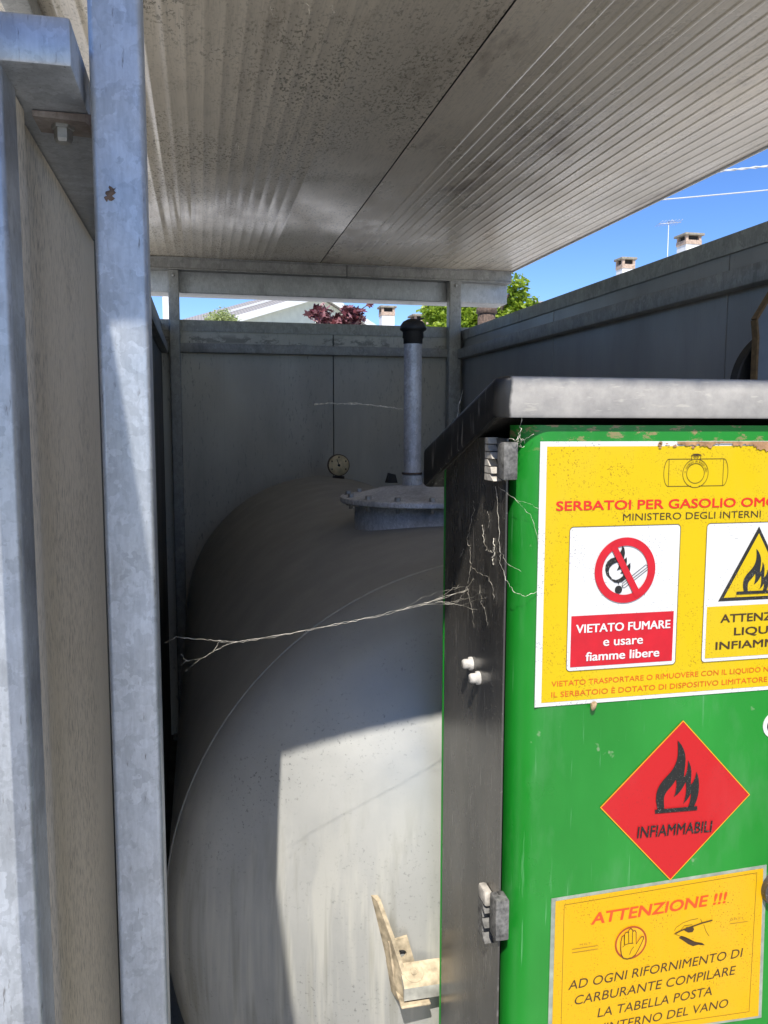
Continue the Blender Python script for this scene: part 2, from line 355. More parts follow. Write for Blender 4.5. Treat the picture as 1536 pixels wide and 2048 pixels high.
G = {'flame': [(0.52285, 1.14377), (0.52156, 1.14857), (0.52026, 1.15387), (0.51994, 1.15907), (0.52011, 1.16421), (0.52152, 1.16974), (0.52405, 1.17465), (0.52768, 1.17946), (0.53241, 1.18416), (0.53768, 1.18934), (0.54131, 1.19415), (0.5441, 1.19956), (0.54579, 1.20507), (0.54651, 1.21117), (0.54641, 1.21836), (0.54562, 1.22764), (0.54762, 1.22594), (0.55111, 1.22155), (0.5544, 1.21563), (0.55632, 1.2098), (0.55713, 1.20407), (0.55707, 1.19685), (0.55642, 1.18917), (0.55593, 1.18145), (0.55827, 1.18486), (0.55971, 1.1899), (0.56051, 1.19655), (0.56072, 1.20169), (0.56264, 1.19842), (0.56453, 1.1936), (0.5656, 1.18833), (0.56575, 1.18157), (0.56544, 1.17122), (0.5682, 1.17407), (0.57076, 1.17903), (0.57194, 1.18359), (0.57247, 1.18666), (0.57421, 1.18286), (0.57574, 1.17752), (0.57665, 1.17015), (0.57677, 1.16388), (0.57597, 1.15717), (0.57432, 1.15053), (0.57155, 1.14401), (0.5708, 1.14199), (0.56293, 1.14332), (0.5649, 1.14887), (0.56602, 1.15502), (0.56631, 1.16072), (0.56452, 1.15725), (0.56138, 1.15287), (0.55631, 1.14817), (0.55828, 1.1537), (0.55937, 1.16036), (0.55958, 1.16814), (0.55869, 1.17549), (0.55614, 1.17055), (0.5525, 1.16519), (0.54827, 1.16093), (0.54342, 1.15804), (0.54517, 1.16227), (0.54603, 1.16789), (0.54631, 1.17408), (0.54551, 1.17984), (0.5432, 1.17593), (0.539, 1.17116), (0.53425, 1.16644), (0.53167, 1.16256), (0.53049, 1.15802), (0.53054, 1.15284), (0.53167, 1.14287)], 'bar': [(0.51898, 1.14495), (0.5752, 1.14364), (0.57544, 1.13864), (0.51918, 1.14001)], 'diamond': [(0.5522, 1.25108), (0.64675, 1.15063), (0.5435, 1.05333), (0.44873, 1.15417)], 'ring_c': (0.4692, 1.43564), 'smoke': [(0.46504, 1.46444), (0.46759, 1.46054), (0.46846, 1.45541), (0.46791, 1.4516), (0.46713, 1.44811), (0.46971, 1.44962), (0.4707, 1.45087), (0.47121, 1.44638), (0.47073, 1.44031), (0.47377, 1.44245), (0.47544, 1.44431), (0.47581, 1.43981), (0.47542, 1.43533), (0.47396, 1.43153), (0.47056, 1.42588), (0.46584, 1.42221), (0.46102, 1.42143), (0.45686, 1.42192), (0.45122, 1.42598), (0.44624, 1.43128), (0.44454, 1.43709), (0.44485, 1.44217), (0.4471, 1.44655), (0.45111, 1.4496), (0.45621, 1.45102), (0.46126, 1.45437), (0.46384, 1.45938)], 'smoke_in': [(0.45882, 1.4452), (0.46163, 1.4435), (0.46075, 1.43906), (0.4588, 1.43593), (0.46324, 1.43705), (0.46534, 1.43634), (0.46474, 1.4338), (0.46306, 1.43226), (0.46757, 1.43177), (0.4663, 1.42861), (0.46225, 1.42588), (0.45815, 1.42475), (0.45397, 1.42588), (0.45004, 1.4305), (0.44899, 1.43501), (0.45008, 1.43944), (0.4534, 1.44283)], 'match_c': (0.46185, 1.41349), 'match_st': ((0.46163, 1.4198), (0.46156, 1.42173)), 'stick': [[(0.46596, 1.41866), (0.46659, 1.42057), (0.49508, 1.44106), (0.4983, 1.43934), (0.49876, 1.43642), (0.46953, 1.41562), (0.4671, 1.41572)], [(0.46602, 1.41705), (0.49831, 1.43902)]], 'slash': [(0.44999, 1.46266), (0.45601, 1.46693), (0.48971, 1.40768), (0.48286, 1.40343)], 'sign': [(0.36341, 1.58205), (0.36499, 1.28145)], 'yellow': [(0.37118, 1.57655), (0.37156, 1.28624)], 'pan1': [(0.40003, 1.48662), (0.53846, 1.4869), (0.53723, 1.3227), (0.40063, 1.31999)], 'red1': [(0.40529, 1.38456), (0.53366, 1.38573), (0.5335, 1.32594), (0.40579, 1.32452)], 'pan2': [(0.57211, 1.48703), (0.57207, 1.32299)], 'yel2': [(0.5767, 1.3879), (0.5765, 1.32728)], 'tri': [(0.64126, 1.48182), (0.58983, 1.3939)], 'fl2': [(0.61687, 1.39993), (0.63203, 1.45462)], 'logo': [(0.55439, 1.5466)], 'logo_pts': [(0.5123, 1.54539), (0.52023, 1.56131), (0.52003, 1.53018), (0.5416, 1.56116), (0.59013, 1.56221), (0.59015, 1.53105), (0.59761, 1.54914), (0.56905, 1.54664), (0.55509, 1.54678), (0.54805, 1.5657), (0.54782, 1.57075), (0.56268, 1.57159), (0.56243, 1.56608), (0.54575, 1.57121), (0.55538, 1.57365), (0.56421, 1.57205)], 'paper': [(0.39482, 1.04495), (0.67192, 1.05267), (0.67603, 0.85456), (0.39433, 0.86322)], 'pborder': [(0.40569, 1.03911), (0.66268, 1.04808), (0.66184, 0.863), (0.40566, 0.86972)], 'hring': [(0.49359, 0.98011), (0.52049, 0.97851), (0.46722, 0.98056), (0.4926, 1.00699), (0.49458, 0.95288)], 'hand': [(0.48393, 0.99123), (0.48114, 0.99024), (0.47977, 0.98355), (0.47981, 0.97437), (0.48102, 0.96683), (0.48354, 0.96232), (0.48882, 0.96044), (0.49496, 0.96112), (0.49961, 0.96414), (0.5032, 0.9701), (0.50719, 0.97785), (0.50982, 0.98394), (0.50926, 0.98633), (0.5064, 0.98626), (0.50366, 0.98296), (0.50005, 0.97793), (0.49949, 0.99274), (0.49845, 0.99518), (0.49607, 0.99551), (0.49517, 0.99426), (0.49461, 0.99663), (0.49264, 0.99874), (0.49029, 0.99814), (0.48943, 0.99597), (0.48921, 0.99416), (0.48757, 0.99503), (0.48524, 0.99425), (0.48418, 0.99211), (0.48436, 0.97923)], 'hl': [[(0.48209, 0.9768), (0.48483, 0.97917), (0.48952, 0.98034), (0.49617, 0.97986)], [(0.49682, 0.97516), (0.49363, 0.97147), (0.49147, 0.96578)], [(0.48921, 0.99416), (0.48998, 0.98074)], [(0.4945, 0.99435), (0.49474, 0.98007)]], 'pen': [[(0.60311, 0.99395), (0.58856, 0.99216), (0.56135, 0.98654), (0.55271, 0.98354)], [(0.60236, 0.99311), (0.58862, 0.99075)], [(0.55159, 0.98695), (0.55385, 0.99082), (0.56289, 0.99564), (0.57354, 0.99793), (0.58333, 0.99848)], [(0.59165, 0.9894), (0.59504, 0.9805), (0.59986, 0.97325)], [(0.58682, 0.99754), (0.58903, 0.99257)], [(0.56037, 0.98667), (0.56502, 0.99163), (0.5758, 0.99156)], [(0.5653, 0.98553), (0.57133, 0.98208), (0.57713, 0.9839), (0.57795, 0.98753)], [(0.55127, 0.98327), (0.55974, 0.97883), (0.56874, 0.97431), (0.57981, 0.96853), (0.5899, 0.96382)]], 'pensh': [(0.55788, 0.97676), (0.56168, 0.97903), (0.56767, 0.97633), (0.57372, 0.97267), (0.5808, 0.96839), (0.59081, 0.96557), (0.59445, 0.96195), (0.58495, 0.96405), (0.57809, 0.96314), (0.57103, 0.96696), (0.56392, 0.97264)], 'palm': [(0.56705, 0.98995), (0.5759, 0.98921), (0.57803, 0.98565), (0.57621, 0.98262), (0.57031, 0.98297), (0.56526, 0.98628)], 'lines3': [[(0.41682, 0.98241), (0.45034, 0.98271)], [(0.41694, 0.97796), (0.45048, 0.97822)], [(0.62762, 0.98597), (0.65299, 0.98585)]], 'text': [('SERBATOI PER GASOLIO OMOLOGATI', (0.38363, 1.50552), (0.73813, 1.51279), 0.0103, 'red', 1, 0, 'A'), ('MINISTERO DEGLI INTERNI', (0.465, 1.49244), (0.64257, 1.49428), 0.00798, 'ink', 0, 0, 'A'), ('VIETATO FUMARE', (0.41103, 1.36545), (0.52889, 1.36573), 0.00953, 'white', 1, 0, 'A'), ('e usare', (0.44497, 1.34869), (0.49451, 1.34944), 0.00695, 'white', 1, 0, 'A'), ('fiamme libere', (0.42371, 1.33232), (0.51601, 1.33329), 0.01005, 'white', 1, 0, 'A'), ('ATTENZIONE', (0.5951, 1.36835), (0.70713, 1.36766), 0.00953, 'ink', 1, 0, 'A'), ('LIQUIDI', (0.61401, 1.3522), (0.68583, 1.35143), 0.00902, 'ink', 1, 0, 'A'), ('INFIAMMABILI', (0.59005, 1.3359), (0.71617, 1.33611), 0.00902, 'ink', 1, 0, 'A'), ('VIETATO TRASPORTARE O RIMUOVERE CON IL LIQUIDO NEL SERBATOIO', (0.38268, 1.3045), (0.73349, 1.30938), 0.00618, 'red2', 0, 0, 'A'), ('IL SERBATOIO È DOTATO DI DISPOSITIVO LIMITATORE DI CARICO', (0.383, 1.29187), (0.72304, 1.29554), 0.00618, 'red2', 0, 0, 'A'), ('INFIAMMABILI', (0.49673, 1.1119), (0.5965, 1.10917), 0.01391, 'ink2', 0.4, 0.06, 'D'), ('ATTENZIONE !!!', (0.44107, 1.01), (0.62267, 1.01423), 0.01391, 'orange', 1, 0.2, 'P'), ('AD OGNI RIFORNIMENTO DI', (0.4135, 0.93076), (0.64914, 0.93914), 0.01159, 'ink', 0, 0.2, 'P'), ('CARBURANTE COMPILARE', (0.42141, 0.91028), (0.6404, 0.91701), 0.01159, 'ink', 0, 0.2, 'P'), ('LA TABELLA POSTA', (0.45264, 0.8894), (0.60984, 0.89424), 0.01159, 'ink', 0, 0.2, 'P'), ("ALL'INTERNO DEL VANO", (0.43041, 0.86808), (0.6327, 0.87448), 0.01159, 'ink', 0, 0.2, 'P'), ('M.G.T.', (0.42701, 0.98507), (0.44184, 0.98518), 0.00258, 'ink3', 0, 0, 'P'), ('O.M.T.T.', (0.62814, 0.98953), (0.64785, 0.98919), 0.00258, 'ink3', 0, 0, 'P')], 'brown': [(0.53166, 1.58336), (0.53811, 1.58107), (0.5428, 1.57593), (0.54836, 1.57991), (0.55495, 1.57588), (0.56191, 1.57815), (0.5679, 1.57411), (0.57552, 1.57696), (0.58347, 1.57347), (0.59117, 1.57575), (0.59892, 1.57746), (0.60574, 1.57222), (0.61213, 1.57567), (0.61992, 1.57797), (0.62865, 1.57561), (0.63852, 1.57733), (0.6493, 1.57554), (0.66528, 1.57783), (0.69251, 1.57597), (0.7198, 1.57825), (0.7194, 1.58418), (0.64876, 1.58489), (0.58555, 1.58383)], 'sticker': (0.67746, 1.23568), 'cocoon': (0.434, 1.28053), 'knob': (0.68566, 1.02464)}

# ======================================================= GROUND
gb = bmesh.new(); bmesh.ops.create_grid(gb, x_segments=2, y_segments=2, size=400)
g = obj('ground', gb, M['ground']); tag(g, 'pale concrete ground around the tank shelter', 'ground', kind='structure')

tag(obj('floor', box(-.42, 1.45, 2.4, 4.45, -.02, .003), M['slab']), 'added slab under the tank, coloured dark like deep shade', 'floor', kind='structure')  # added slab; deep shade is put into its colour
# ======================================================= SHELTER STEEL
ZR = 2.403                                # underside of the roof
def post(name, x0, x1, y0, y1, z1, label, m, bolt_z=None):
    t = thing(name, label, 'post', ((x0+x1)/2, (y0+y1)/2, 0), 'posts of the tank shelter')
    pr = []
    r = .006
    for cx, cy, a0 in ((x1-r, y1-r, 0), (x0+r, y1-r, 90), (x0+r, y0+r, 180), (x1-r, y0+r, 270)):
        for k in range(6): pr.append((cx+r*math.cos(R(a0+18*k)), cy+r*math.sin(R(a0+18*k))))
    smooth(obj('square_tube', prism(pr, 'Z', 0, z1), m, t), 30)
    smooth(obj('base_plate', box(x0-.03, x1+.03, y0-.03, y1+.03, 0.004, .012, bev=.002), m, t))
    if bolt_z:
        b = lathe([(0, -.008), (.006, -.008), (.008, -.005), (.008, .0005)], ((x0+x1)/2, y0, bolt_z), 'Y', 12)
        obj('bolt', b, M['bolt'], t)
    return t
post('steel_post', -.0895, -.0440, .80, .848, ZR-.002, 'near galvanised steel post, its face half sunlit, in the left foreground', M['post'])
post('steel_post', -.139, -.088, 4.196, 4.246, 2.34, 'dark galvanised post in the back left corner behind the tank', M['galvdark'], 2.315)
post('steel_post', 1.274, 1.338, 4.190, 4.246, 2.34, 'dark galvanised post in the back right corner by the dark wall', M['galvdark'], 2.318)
# top rail over the back posts and the deeper beam behind them
t = thing('roof_rail', 'flat galvanised rail right under the back edge of the roof', 'rail', (.7, 4.24, 2.34))
obj('channel', prism([(4.19, 2.342), (4.25, 2.342), (4.25, 2.401), (4.19, 2.401), (4.19, 2.396), (4.195, 2.392), (4.195, 2.352), (4.19, 2.348)], 'X', -.60, .733), M['galvdark'], t)
obj('channel', prism([(4.188, 2.341), (4.25, 2.341), (4.25, 2.4015), (4.188, 2.4015), (4.188, 2.396), (4.193, 2.392), (4.193, 2.352), (4.188, 2.348)], 'X', .737, 1.612), M['galvdark'], t)
t = tag(smooth(obj('steel_beam', box(-.62, 1.612, 4.2515, 4.40, 2.241, 2.360, bev=.005, seg=3), M['galv'], loc=(.5, 4.28, 2.241))),
        'deep galvanised box beam bolted behind the back posts', 'beam')

# roof: two ribbed insulated sheets side by side
def roof_panel(name, x0, x1, m, flat0, flat1, label, rh):
    Y0, Y1 = .231, 4.46
    pr = []; x = x0+.0012; pr.append((x, ZR))
    x = x0+flat0
    while x < x1-flat1:
        for dx, dz in ((0, 0), (.005, -rh), (.010, -rh), (.015, 0)): pr.append((x+dx, ZR+dz))
        x += .0405
    pr.append((x1-.0012, ZR)); 
    # the sheet itself as a strip, wavering slightly along its length
    bm = bmesh.new(); NY = 46; rows = []
    for j in range(NY+1):
        yy = Y0+(Y1-Y0)*j/NY
        rows.append([bm.verts.new((px, yy, pz+.0012*math.sin(px*9+yy*2.3)*math.sin(yy*1.7+px*3))) for px, pz in pr])
    for a, b in zip(rows, rows[1:]):
        for i in range(len(pr)-1): bm.faces.new((a[i], b[i], b[i+1], a[i+1]))
    t = thing(name, label, 'roof panel', ((x0+x1)/2, .231, ZR), 'ribbed roof sheets over the tank')
    s = obj('ribbed_underside', bm, m, t); smooth(s, 20)
    obj('core', box(x0+.004, x1-.004, Y0, Y1, ZR+.0045, ZR+.046), M['rubber'], t)
    obj('top_sheet', box(x0, x1, Y0-.002, Y1+.002, ZR+.047, ZR+.053), M['galv'], t)
    return t
roof_panel('roof_panel', -.418, .600, M['roofA'], .03, .22, 'left ribbed roof sheet, its underside dark speckled, over near post', .0017)
rp = roof_panel('roof_panel',   .602, 1.615, M['roofB'], .13, .02, 'right ribbed roof sheet, its underside brown stained, reaching past the dark wall', .0021)
obj('edge_flashing', box(1.6165, 1.6205, .229, 4.462, ZR-.006, ZR+.056), M['verge'], rp)
tag(smooth(obj('roof_purlin', box(-.335, -.285, .24, 4.18, 2.352, 2.3985, bev=.004), M['galvdark'], loc=(-.31, .24, 2.352))),
    'thin galvanised purlin under the left edge of the roof', 'purlin')

# ---- back wall
def stain_cap(): pass
XL, XR, YB = -.175, 1.358, 4.262
t = thing('back_wall', 'grey panel wall behind the tank with cap and cross rail', 'wall', (.6, YB, 0))
def seam_panels(t, axis, at, th, cuts, z0, z1, m):
    for a, b in zip(cuts, cuts[1:]):
        e = .0024
        if axis == 'X': bm = box(a+e, b-e, at, at+th, z0, z1, bev=.002)
        else: bm = box(at, at+th, a+e, b-e, z0, z1, bev=.002)
        obj('panel', bm, m, t)
    for c in cuts[1:-1]:
        j = box(c-.006, c+.006, at+.010, at+.03, z0+.01, z1-.01) if axis == 'X' else box(at+.010, at+.03, c-.006, c+.006, z0+.01, z1-.01)
        obj('joint_strip', j, M['rubber'], t)
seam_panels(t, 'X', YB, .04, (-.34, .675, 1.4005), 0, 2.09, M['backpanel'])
obj('cap_rail', prism([(4.255, 2.058), (4.258, 2.058), (4.258, 2.10), (4.306, 2.10), (4.306, 2.058), (4.309, 2.058), (4.309, 2.113), (4.255, 2.113)], 'X', -.34, 1.409), M['galvdark'], t)
smooth(obj('cross_rail', box(-.16, 1.352, 4.216, 4.258, 1.952, 1.997, bev=.003), M['galvdark'], t))
# ---- right wall
t = thing('side_wall', 'dark grey panel wall along the right side of the tank', 'wall', (XR, 2, 0))
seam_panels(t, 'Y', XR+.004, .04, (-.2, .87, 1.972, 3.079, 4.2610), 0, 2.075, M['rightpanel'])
obj('cap_rail', prism([(XR-.003, 2.045), (XR, 2.045), (XR, 2.08), (XR+.048, 2.08), (XR+.048, 2.045), (XR+.051, 2.045), (XR+.051, 2.094), (XR-.003, 2.094)], 'Y', -.2, 4.25), M['galvdark'], t)
smooth(obj('side_rail', box(XR-.04, XR, -.2, 4.186, 1.944, 1.992, bev=.003), M['galvdark'], t))
# ---- left wall (behind the post) and the nearer, lower side panel
t = thing('side_wall', 'shadowed panel wall on the left, seen past the near post', 'wall', (XL, 2.5, 0))
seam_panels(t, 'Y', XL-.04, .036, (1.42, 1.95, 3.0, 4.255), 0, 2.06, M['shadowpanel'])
obj('cap_rail', prism([(XL-.046, 2.03), (XL-.043, 2.03), (XL-.043, 2.075), (XL-.004, 2.075), (XL-.004, 2.03), (XL, 2.03), (XL, 2.09), (XL-.046, 2.09)], 'Y', 1.42, 4.25), M['galvdark'], t)
smooth(obj('side_rail', box(XL-.003, XL+.028, 1.43, 4.19, 1.945, 1.99, bev=.003), M['galvdark'], t))
obj('rusty_strip', box(XL-.003, XL+.001, 2.02, 2.06, .3, 1.9), M['rusty'], t)

t = thing('beige_wall', 'weathered beige wall panel with galvanised end trim at the left edge', 'wall', (-.165, .75, 0))
# gently profiled sheet: plan profile (x, y)
pp = [(-.155, .790), (-.1535, .796), (-.1528, .806), (-.1528, .846), (-.1545, .858), (-.1580, .868), (-.1590, .878), (-.1590, 1.41), (-.24, 1.41), (-.24, .790)]
smooth(obj('panel_sheet', prism(pp, 'Z', 0, 1.887), M['leftpanel'], t), 25)
tr = [(-.1875, .745), (-.1555, .745), (-.1528, .7465), (-.1510, .750), (-.1506, .7555), (-.1506, .800), (-.1522, .800), (-.1522, .7555), (-.1535, .7480), (-.1875, .7480)]
smooth(obj('end_trim', prism(tr, 'Z', 0, 1.8875), M['post'], t), 40)
t = thing('steel_beam', 'short galvanised box beam with blue-lit end on top of the beige panel', 'beam', (-.16, .745, 1.89))
smooth(obj('box_section', box(-.262, -.0965, .745, 1.41, 1.8895, 1.928, bev=.0025), M['post'], t))
t = thing('angle_bracket', 'rusty angle bracket bolted under the short beam beside the near post', 'bracket', (-.12, .85, 1.86))
lb = [(-.146, 1.8885), (-.0868, 1.8885), (-.0868, 1.838), (-.0915, 1.838), (-.0925, 1.871), (-.0945, 1.8775), (-.100, 1.8815), (-.146, 1.8835)]
smooth(obj('angle', prism(lb, 'Y', .8485, .893), M['rustgalv'], t), 40)
obj('bolt', lathe([(0, -.016), (.007, -.016), (.0085, -.013), (.0085, -.004), (.0105, -.0038), (.0105, -.0002)], (-.122, .868, 1.8830), 'Z', 6, False), M['bolt'], t)
# unseen added sheet; its sloping top edge shades the foot of the near post
t = thing('added_shade_sheet', 'added unseen beige sheet with sloping top, shading the near post', 'wall', (-.205, .1, 0))
sh = [(.60, .05), (.60, 2.37), (.43, 2.165), (.31, 2.02), (.246, 1.93), (.09, 1.735), (-.45, 1.05), (-.45, .05)]
obj('sheet', prism(sh, 'X', -.207, -.2), M['leftpanel'], t)
obj('edge_strip', box(-.21, -.197, .598, .612, .05, 2.37), M['galv'], t)

# ======================================================= TANK
TX, TZ, TR, TY0, TY1 = .5516, .7264, .63, 1.425, 3.87
RC, RK = 1.15, .13
dep = RC-math.sqrt((RC-RK)**2-(TR-RK)**2)
def head_prof():
    a1 = math.asin((TR-RK)/(RC-RK)); pr = []
    for i in range(15): a = a1*i/14; pr.append((RC*math.sin(a), dep-RC*(1-math.cos(a))))
    for i in range(1, 11):
        a = a1+(math.pi/2-a1)*i/10; pr.append((TR-RK+RK*math.sin(a), RK*math.cos(a)))
    return pr                             # (radius, bulge)
HP = head_prof()
def head_y(x, z):
    r = math.hypot(x-TX, z-TZ)
    for (r0, b0), (r1, b1) in zip(HP, HP[1:]):
        if r0 <= r <= r1: return TY0-(b0+(b1-b0)*(r-r0)/max(1e-9, r1-r0))
    return TY0
tk = thing('fuel_tank', 'large grey cylindrical fuel tank lying under the roof', 'tank', (TX, 2.6, 0))
prof = [(r, TY0-b) for r, b in HP]+[(TR, TY0+.02), (TR, 2.0), (TR, 2.6), (TR, 3.2), (TR, TY1-.02)]+[(r, TY1+b) for r, b in reversed(HP)]
smooth(obj('tank_shell', lathe(prof, (TX, 0, TZ), 'Y', 144), M['tank'], tk), 60)
obj('weld_seam', lathe([(TR-.002, -.004), (TR+.0016, -.0025), (TR+.0022, 0), (TR+.0016, .0025), (TR-.002, .004)], (TX, TY0+.004, TZ), 'Y', 144), M['seam'], tk)
obj('weld_seam', lathe([(TR-.002, -.004), (TR+.0016, -.0025), (TR+.0022, 0), (TR+.0016, .0025), (TR-.002, .004)], (TX, TY1-.004, TZ), 'Y', 144), M['seam'], tk)
for yy in (1.75, 3.5):
    bm = bmesh.new(); add_box(bm, TX-.42, TX+.42, yy-.05, yy+.05, .004, .02)
    for sx in (-1, 1): add_prism(bm, [(TX+sx*.40, .02), (TX+sx*.32, .02), (TX+sx*.28, .18), (TX+sx*.36, .25)], 'Y', yy-.04, yy+.04)
    obj('saddle', bm, M['galvdark'], tk)
MX, MY, MZ = .5516, 2.07, 1.40
obj('manhole_neck', lathe([(.168, -.12), (.168, .005), (.150, .005)], (MX, MY, MZ), 'Z', 72), M['pipe'], tk)
fl = smooth(obj('manhole_lid', lathe([(.15, .002), (.203, .002), (.2055, .004), (.2055, .014), (.203, .017), (.17, .020), (.10, .038), (.03, .046), (0, .046)], (MX, MY, MZ), 'Z', 96), M['pipe'], tk), 50)
for k in range(14):
    a = 2*math.pi*(k+.3)/14; c = (MX+.186*math.cos(a), MY+.186*math.sin(a), MZ+.019)
    bm = bmesh.new(); add_lathe(bm, [(0, .009), (.006, .009), (.0078, .007), (.0078, 0), (.011, 0), (.011, -.002)], c, 'Z', 6, False)
    add_lathe(bm, [(.0, -.03), (.005, -.03), (.005, -.019)], c, 'Z', 8)
    obj('bolt', bm, M['bolt'], fl)
obj('vent_block', prism([(.503, 1.4385), (.534, 1.4385), (.528, 1.462), (.511, 1.466)], 'Y', 2.235, 2.26), M['rubber'], fl)
PX, PY = .533, 2.07
vp = smooth(obj('vent_pipe', lathe([(.0, 0), (.0265, 0), (.0265, .028), (.0235, .030), (.0235, .038), (.0228, .039), (.0228, .372), (0, .372)], (PX, PY, 1.442), 'Z', 40), M['pipe'], tk), 50)
obj('pipe_clamp', lathe([(.0229, .030), (.0275, .031), (.0275, .035), (.0229, .036)], (PX, PY, 1.442), 'Z', 40), M['rusty'], vp)
bm = bmesh.new(); add_box(bm, PX+.022, PX+.042, PY-.03, PY-.012, 1.464, 1.486, bev=.003); add_lathe(bm, [(0, 0), (.006, 0), (.006, .014), (0, .014)], (PX+.034, PY-.02, 1.486), 'Z', 6)
obj('clamp_lug', bm, M['galv'], vp)
obj('pipe_cap', lathe([(.0225, .362), (.0245, .364), (.0245, .376), (.027, .378), (.0265, .392), (.028, .394), (.0335, .398), (.034, .401), (.032, .409), (.026, .418), (.014, .4245), (0, .426)], (PX, PY, 1.442), 'Z', 40), M['rubber'], vp)
# level gauge on the far top of the tank
GX, GY, GZ = .622, 3.79, 1.413
ga = smooth(obj('level_gauge', lathe([(0, .02), (.049, .02), (.0505, .017), (.0505, -.012), (.0495, -.015), (.0475, -.015), (.0475, -.0105), (0, -.0105)], (GX, GY, GZ), 'Y', 48), M['rusty'], tk), 40)
obj('dial', lathe([(.0472, -.0112), (.0472, -.0135), (0, -.0135)], (GX, GY, GZ), 'Y', 48), M['dial'], ga)
bm = bmesh.new(); add_tube(bm, [(GX+.003, GY-.016, GZ-.006), (GX-.010, GY-.016, GZ+.028)], .0016, 6); add_lathe(bm, [(0, -.018), (.006, -.018), (.006, -.0136)], (GX, GY, GZ), 'Y', 14)
obj('needle', bm, M['rubber'], ga)
for k in range(5):
    bm = bmesh.new(); a = R(-30+60*k*1.0); add_box(bm, GX+.037*math.cos(a)-.003, GX+.037*math.cos(a)+.003, GY-.0145, GY-.0136, GZ+.037*math.sin(a)-.0035, GZ+.037*math.sin(a)+.0035)
    obj('scale_mark', bm, M['rusty'], ga)
obj('gauge_stem', lathe([(.028, -.075), (.028, -.052), (.012, -.048), (.012, -.03)], (GX, GY, GZ), 'Z', 24), M['rubber'], ga)

# dusty bracket on the tank end, carrying the bar behind the cabinet
br = thing('mounting_bracket', 'dust covered steel bracket and bar on the sunlit tank end', 'bracket', (.3, 1.22, .66))
def HY(x, z): return head_y(x, z)
KS = .96
def ks(pts): return [(x*KS, 1.6+(z-1.6)*KS) for x, z in pts]
bm = bmesh.new()
back = ks([(.2570, .828), (.2685, .776), (.2800, .722), (.2890, .664)])          # along the tank skin
wide = [(.009, .014), (.015, .030), (.019, .040), (.012, .040)]                    # how far the plate stands off: right, forward
rows = []
for (x, z), (dx, dy) in zip(back, wide):
    y = HY(x, z)
    p0, p1 = Vector((x, y+.003, z)), Vector((x+dx, y-dy, z-.004))
    rows.append([bm.verts.new(p) for p in (p0, p1, p1+Vector((.006, .001, .001)), p0+Vector((.010, 0, .001)))])
for a, b in zip(rows, rows[1:]):
    for k in range(4): bm.faces.new((a[k], a[(k+1) % 4], b[(k+1) % 4], b[k]))
bm.faces.new(rows[0]); bm.faces.new(rows[-1][::-1])
obj('side_flange', bm, M['dustymetal'], br)
bm = bmesh.new()      # face plate with a bolt hole
PY0 = HY(.30, .77)-.012
outer = ks([(.281, .762), (.313, .768), (.330, .706), (.290, .698)])
hc, hr = ks([(.3025, .738)])[0], .0092
ring = [(hc[0]+hr*math.cos(2*math.pi*k/20), hc[1]+hr*.85*math.sin(2*math.pi*k/20)) for k in range(20)]
tri = geometry.tessellate_polygon([[Vector((x, z, 0)) for x, z in outer], [Vector((x, z, 0)) for x, z in ring][::-1]])
allp = outer+ring[::-1]
A = [bm.verts.new((x, PY0, z)) for x, z in allp]; B = [bm.verts.new((x, PY0+.005, z)) for x, z in allp]
for tt in tri: bm.faces.new([A[i] for i in tt]); bm.faces.new([B[i] for i in tt][::-1])
for off, n in ((0, 4), (4, 20)):
    for i in range(n): bm.faces.new((A[off+i], A[off+(i+1) % n], B[off+(i+1) % n], B[off+i]))
obj('face_plate', bm, M['dustymetal'], br)
bm = bmesh.new()
zb = 1.6+(.7305-1.6)*KS+.010      # top back edge of the bar
cs = [(1.148, zb-.030), (1.176, zb-.014), (1.176, zb-.060), (1.170, zb-.060), (1.170, zb-.026), (1.150, zb-.040), (1.1485, zb-.054), (1.1435, zb-.054), (1.1435, zb-.034)]
add_prism(bm, cs, 'X', .2865, .80)
bmesh.ops.recalc_face_normals(bm, faces=bm.faces)
for f in bm.faces: f.material_index = 1 if f.normal.z > .6 else 0
obj('channel_bar', bm, (M['barsteel'], M['dustymetal']), br)
bm = lathe([(.0155, 0), (.0155, .0009), (.0145, .0013), (.0065, .0013), (.0062, .0008), (.0045, .0008), (.0042, .0022), (0, .0022)], (0, 0, 0), 'Z', 32, False)
bmesh.ops.transform(bm, matrix=Matrix.Translation((.306, 1.1615, zb-.0220)) @ Matrix.Rotation(R(29.7), 4, 'X'), verts=bm.verts)
obj('washer', bm, M['dustymetal'], br)
obj('lower_flange', box(.281, .328, 1.139, 1.185, zb-.064, zb-.0595, bev=.002), M['dustymetal'], br)

# ======================================================= CABINET
CX0, CX1, CF, CB = .3265, .7805, .85, 1.102
cb = thing('dispenser_cabinet', 'green fronted fuel cabinet with black sides and a grey lipped black lid', 'cabinet', ((CX0+CX1)/2, 1.0, 0))
CZ0, CZ1 = .42, 1.615
ix = CX0+.004
bm = bmesh.new(); add_box(bm, ix, CX1-.004, CF+.062, CB-.006, CZ0, CZ1-.03)
for xa, xb in ((ix, ix+.0022), (CX1-.0062, CX1-.004)): add_box(bm, xa, xb, CF+.015, CF+.0618, CZ0, CZ1-.03)
obj('black_body', bm, M['black'], cb)
obj('back_flange', box(CX0+.0032, CX1-.0032, CB-.0035, CB, CZ0, CZ1-.06), M['green'], cb)
rr = .034
dp = []; DX0, DX1 = CX0+.0155, CX1-.0155
for cx, a0 in ((DX0+rr, 180), (DX1-rr, 270)):
    for k in range(13): dp.append((cx+rr*math.cos(R(a0+90*k/12)), CF+rr+rr*math.sin(R(a0+90*k/12))))
dp = [(DX0, CF+.036)]+dp+[(DX1, CF+.036)]
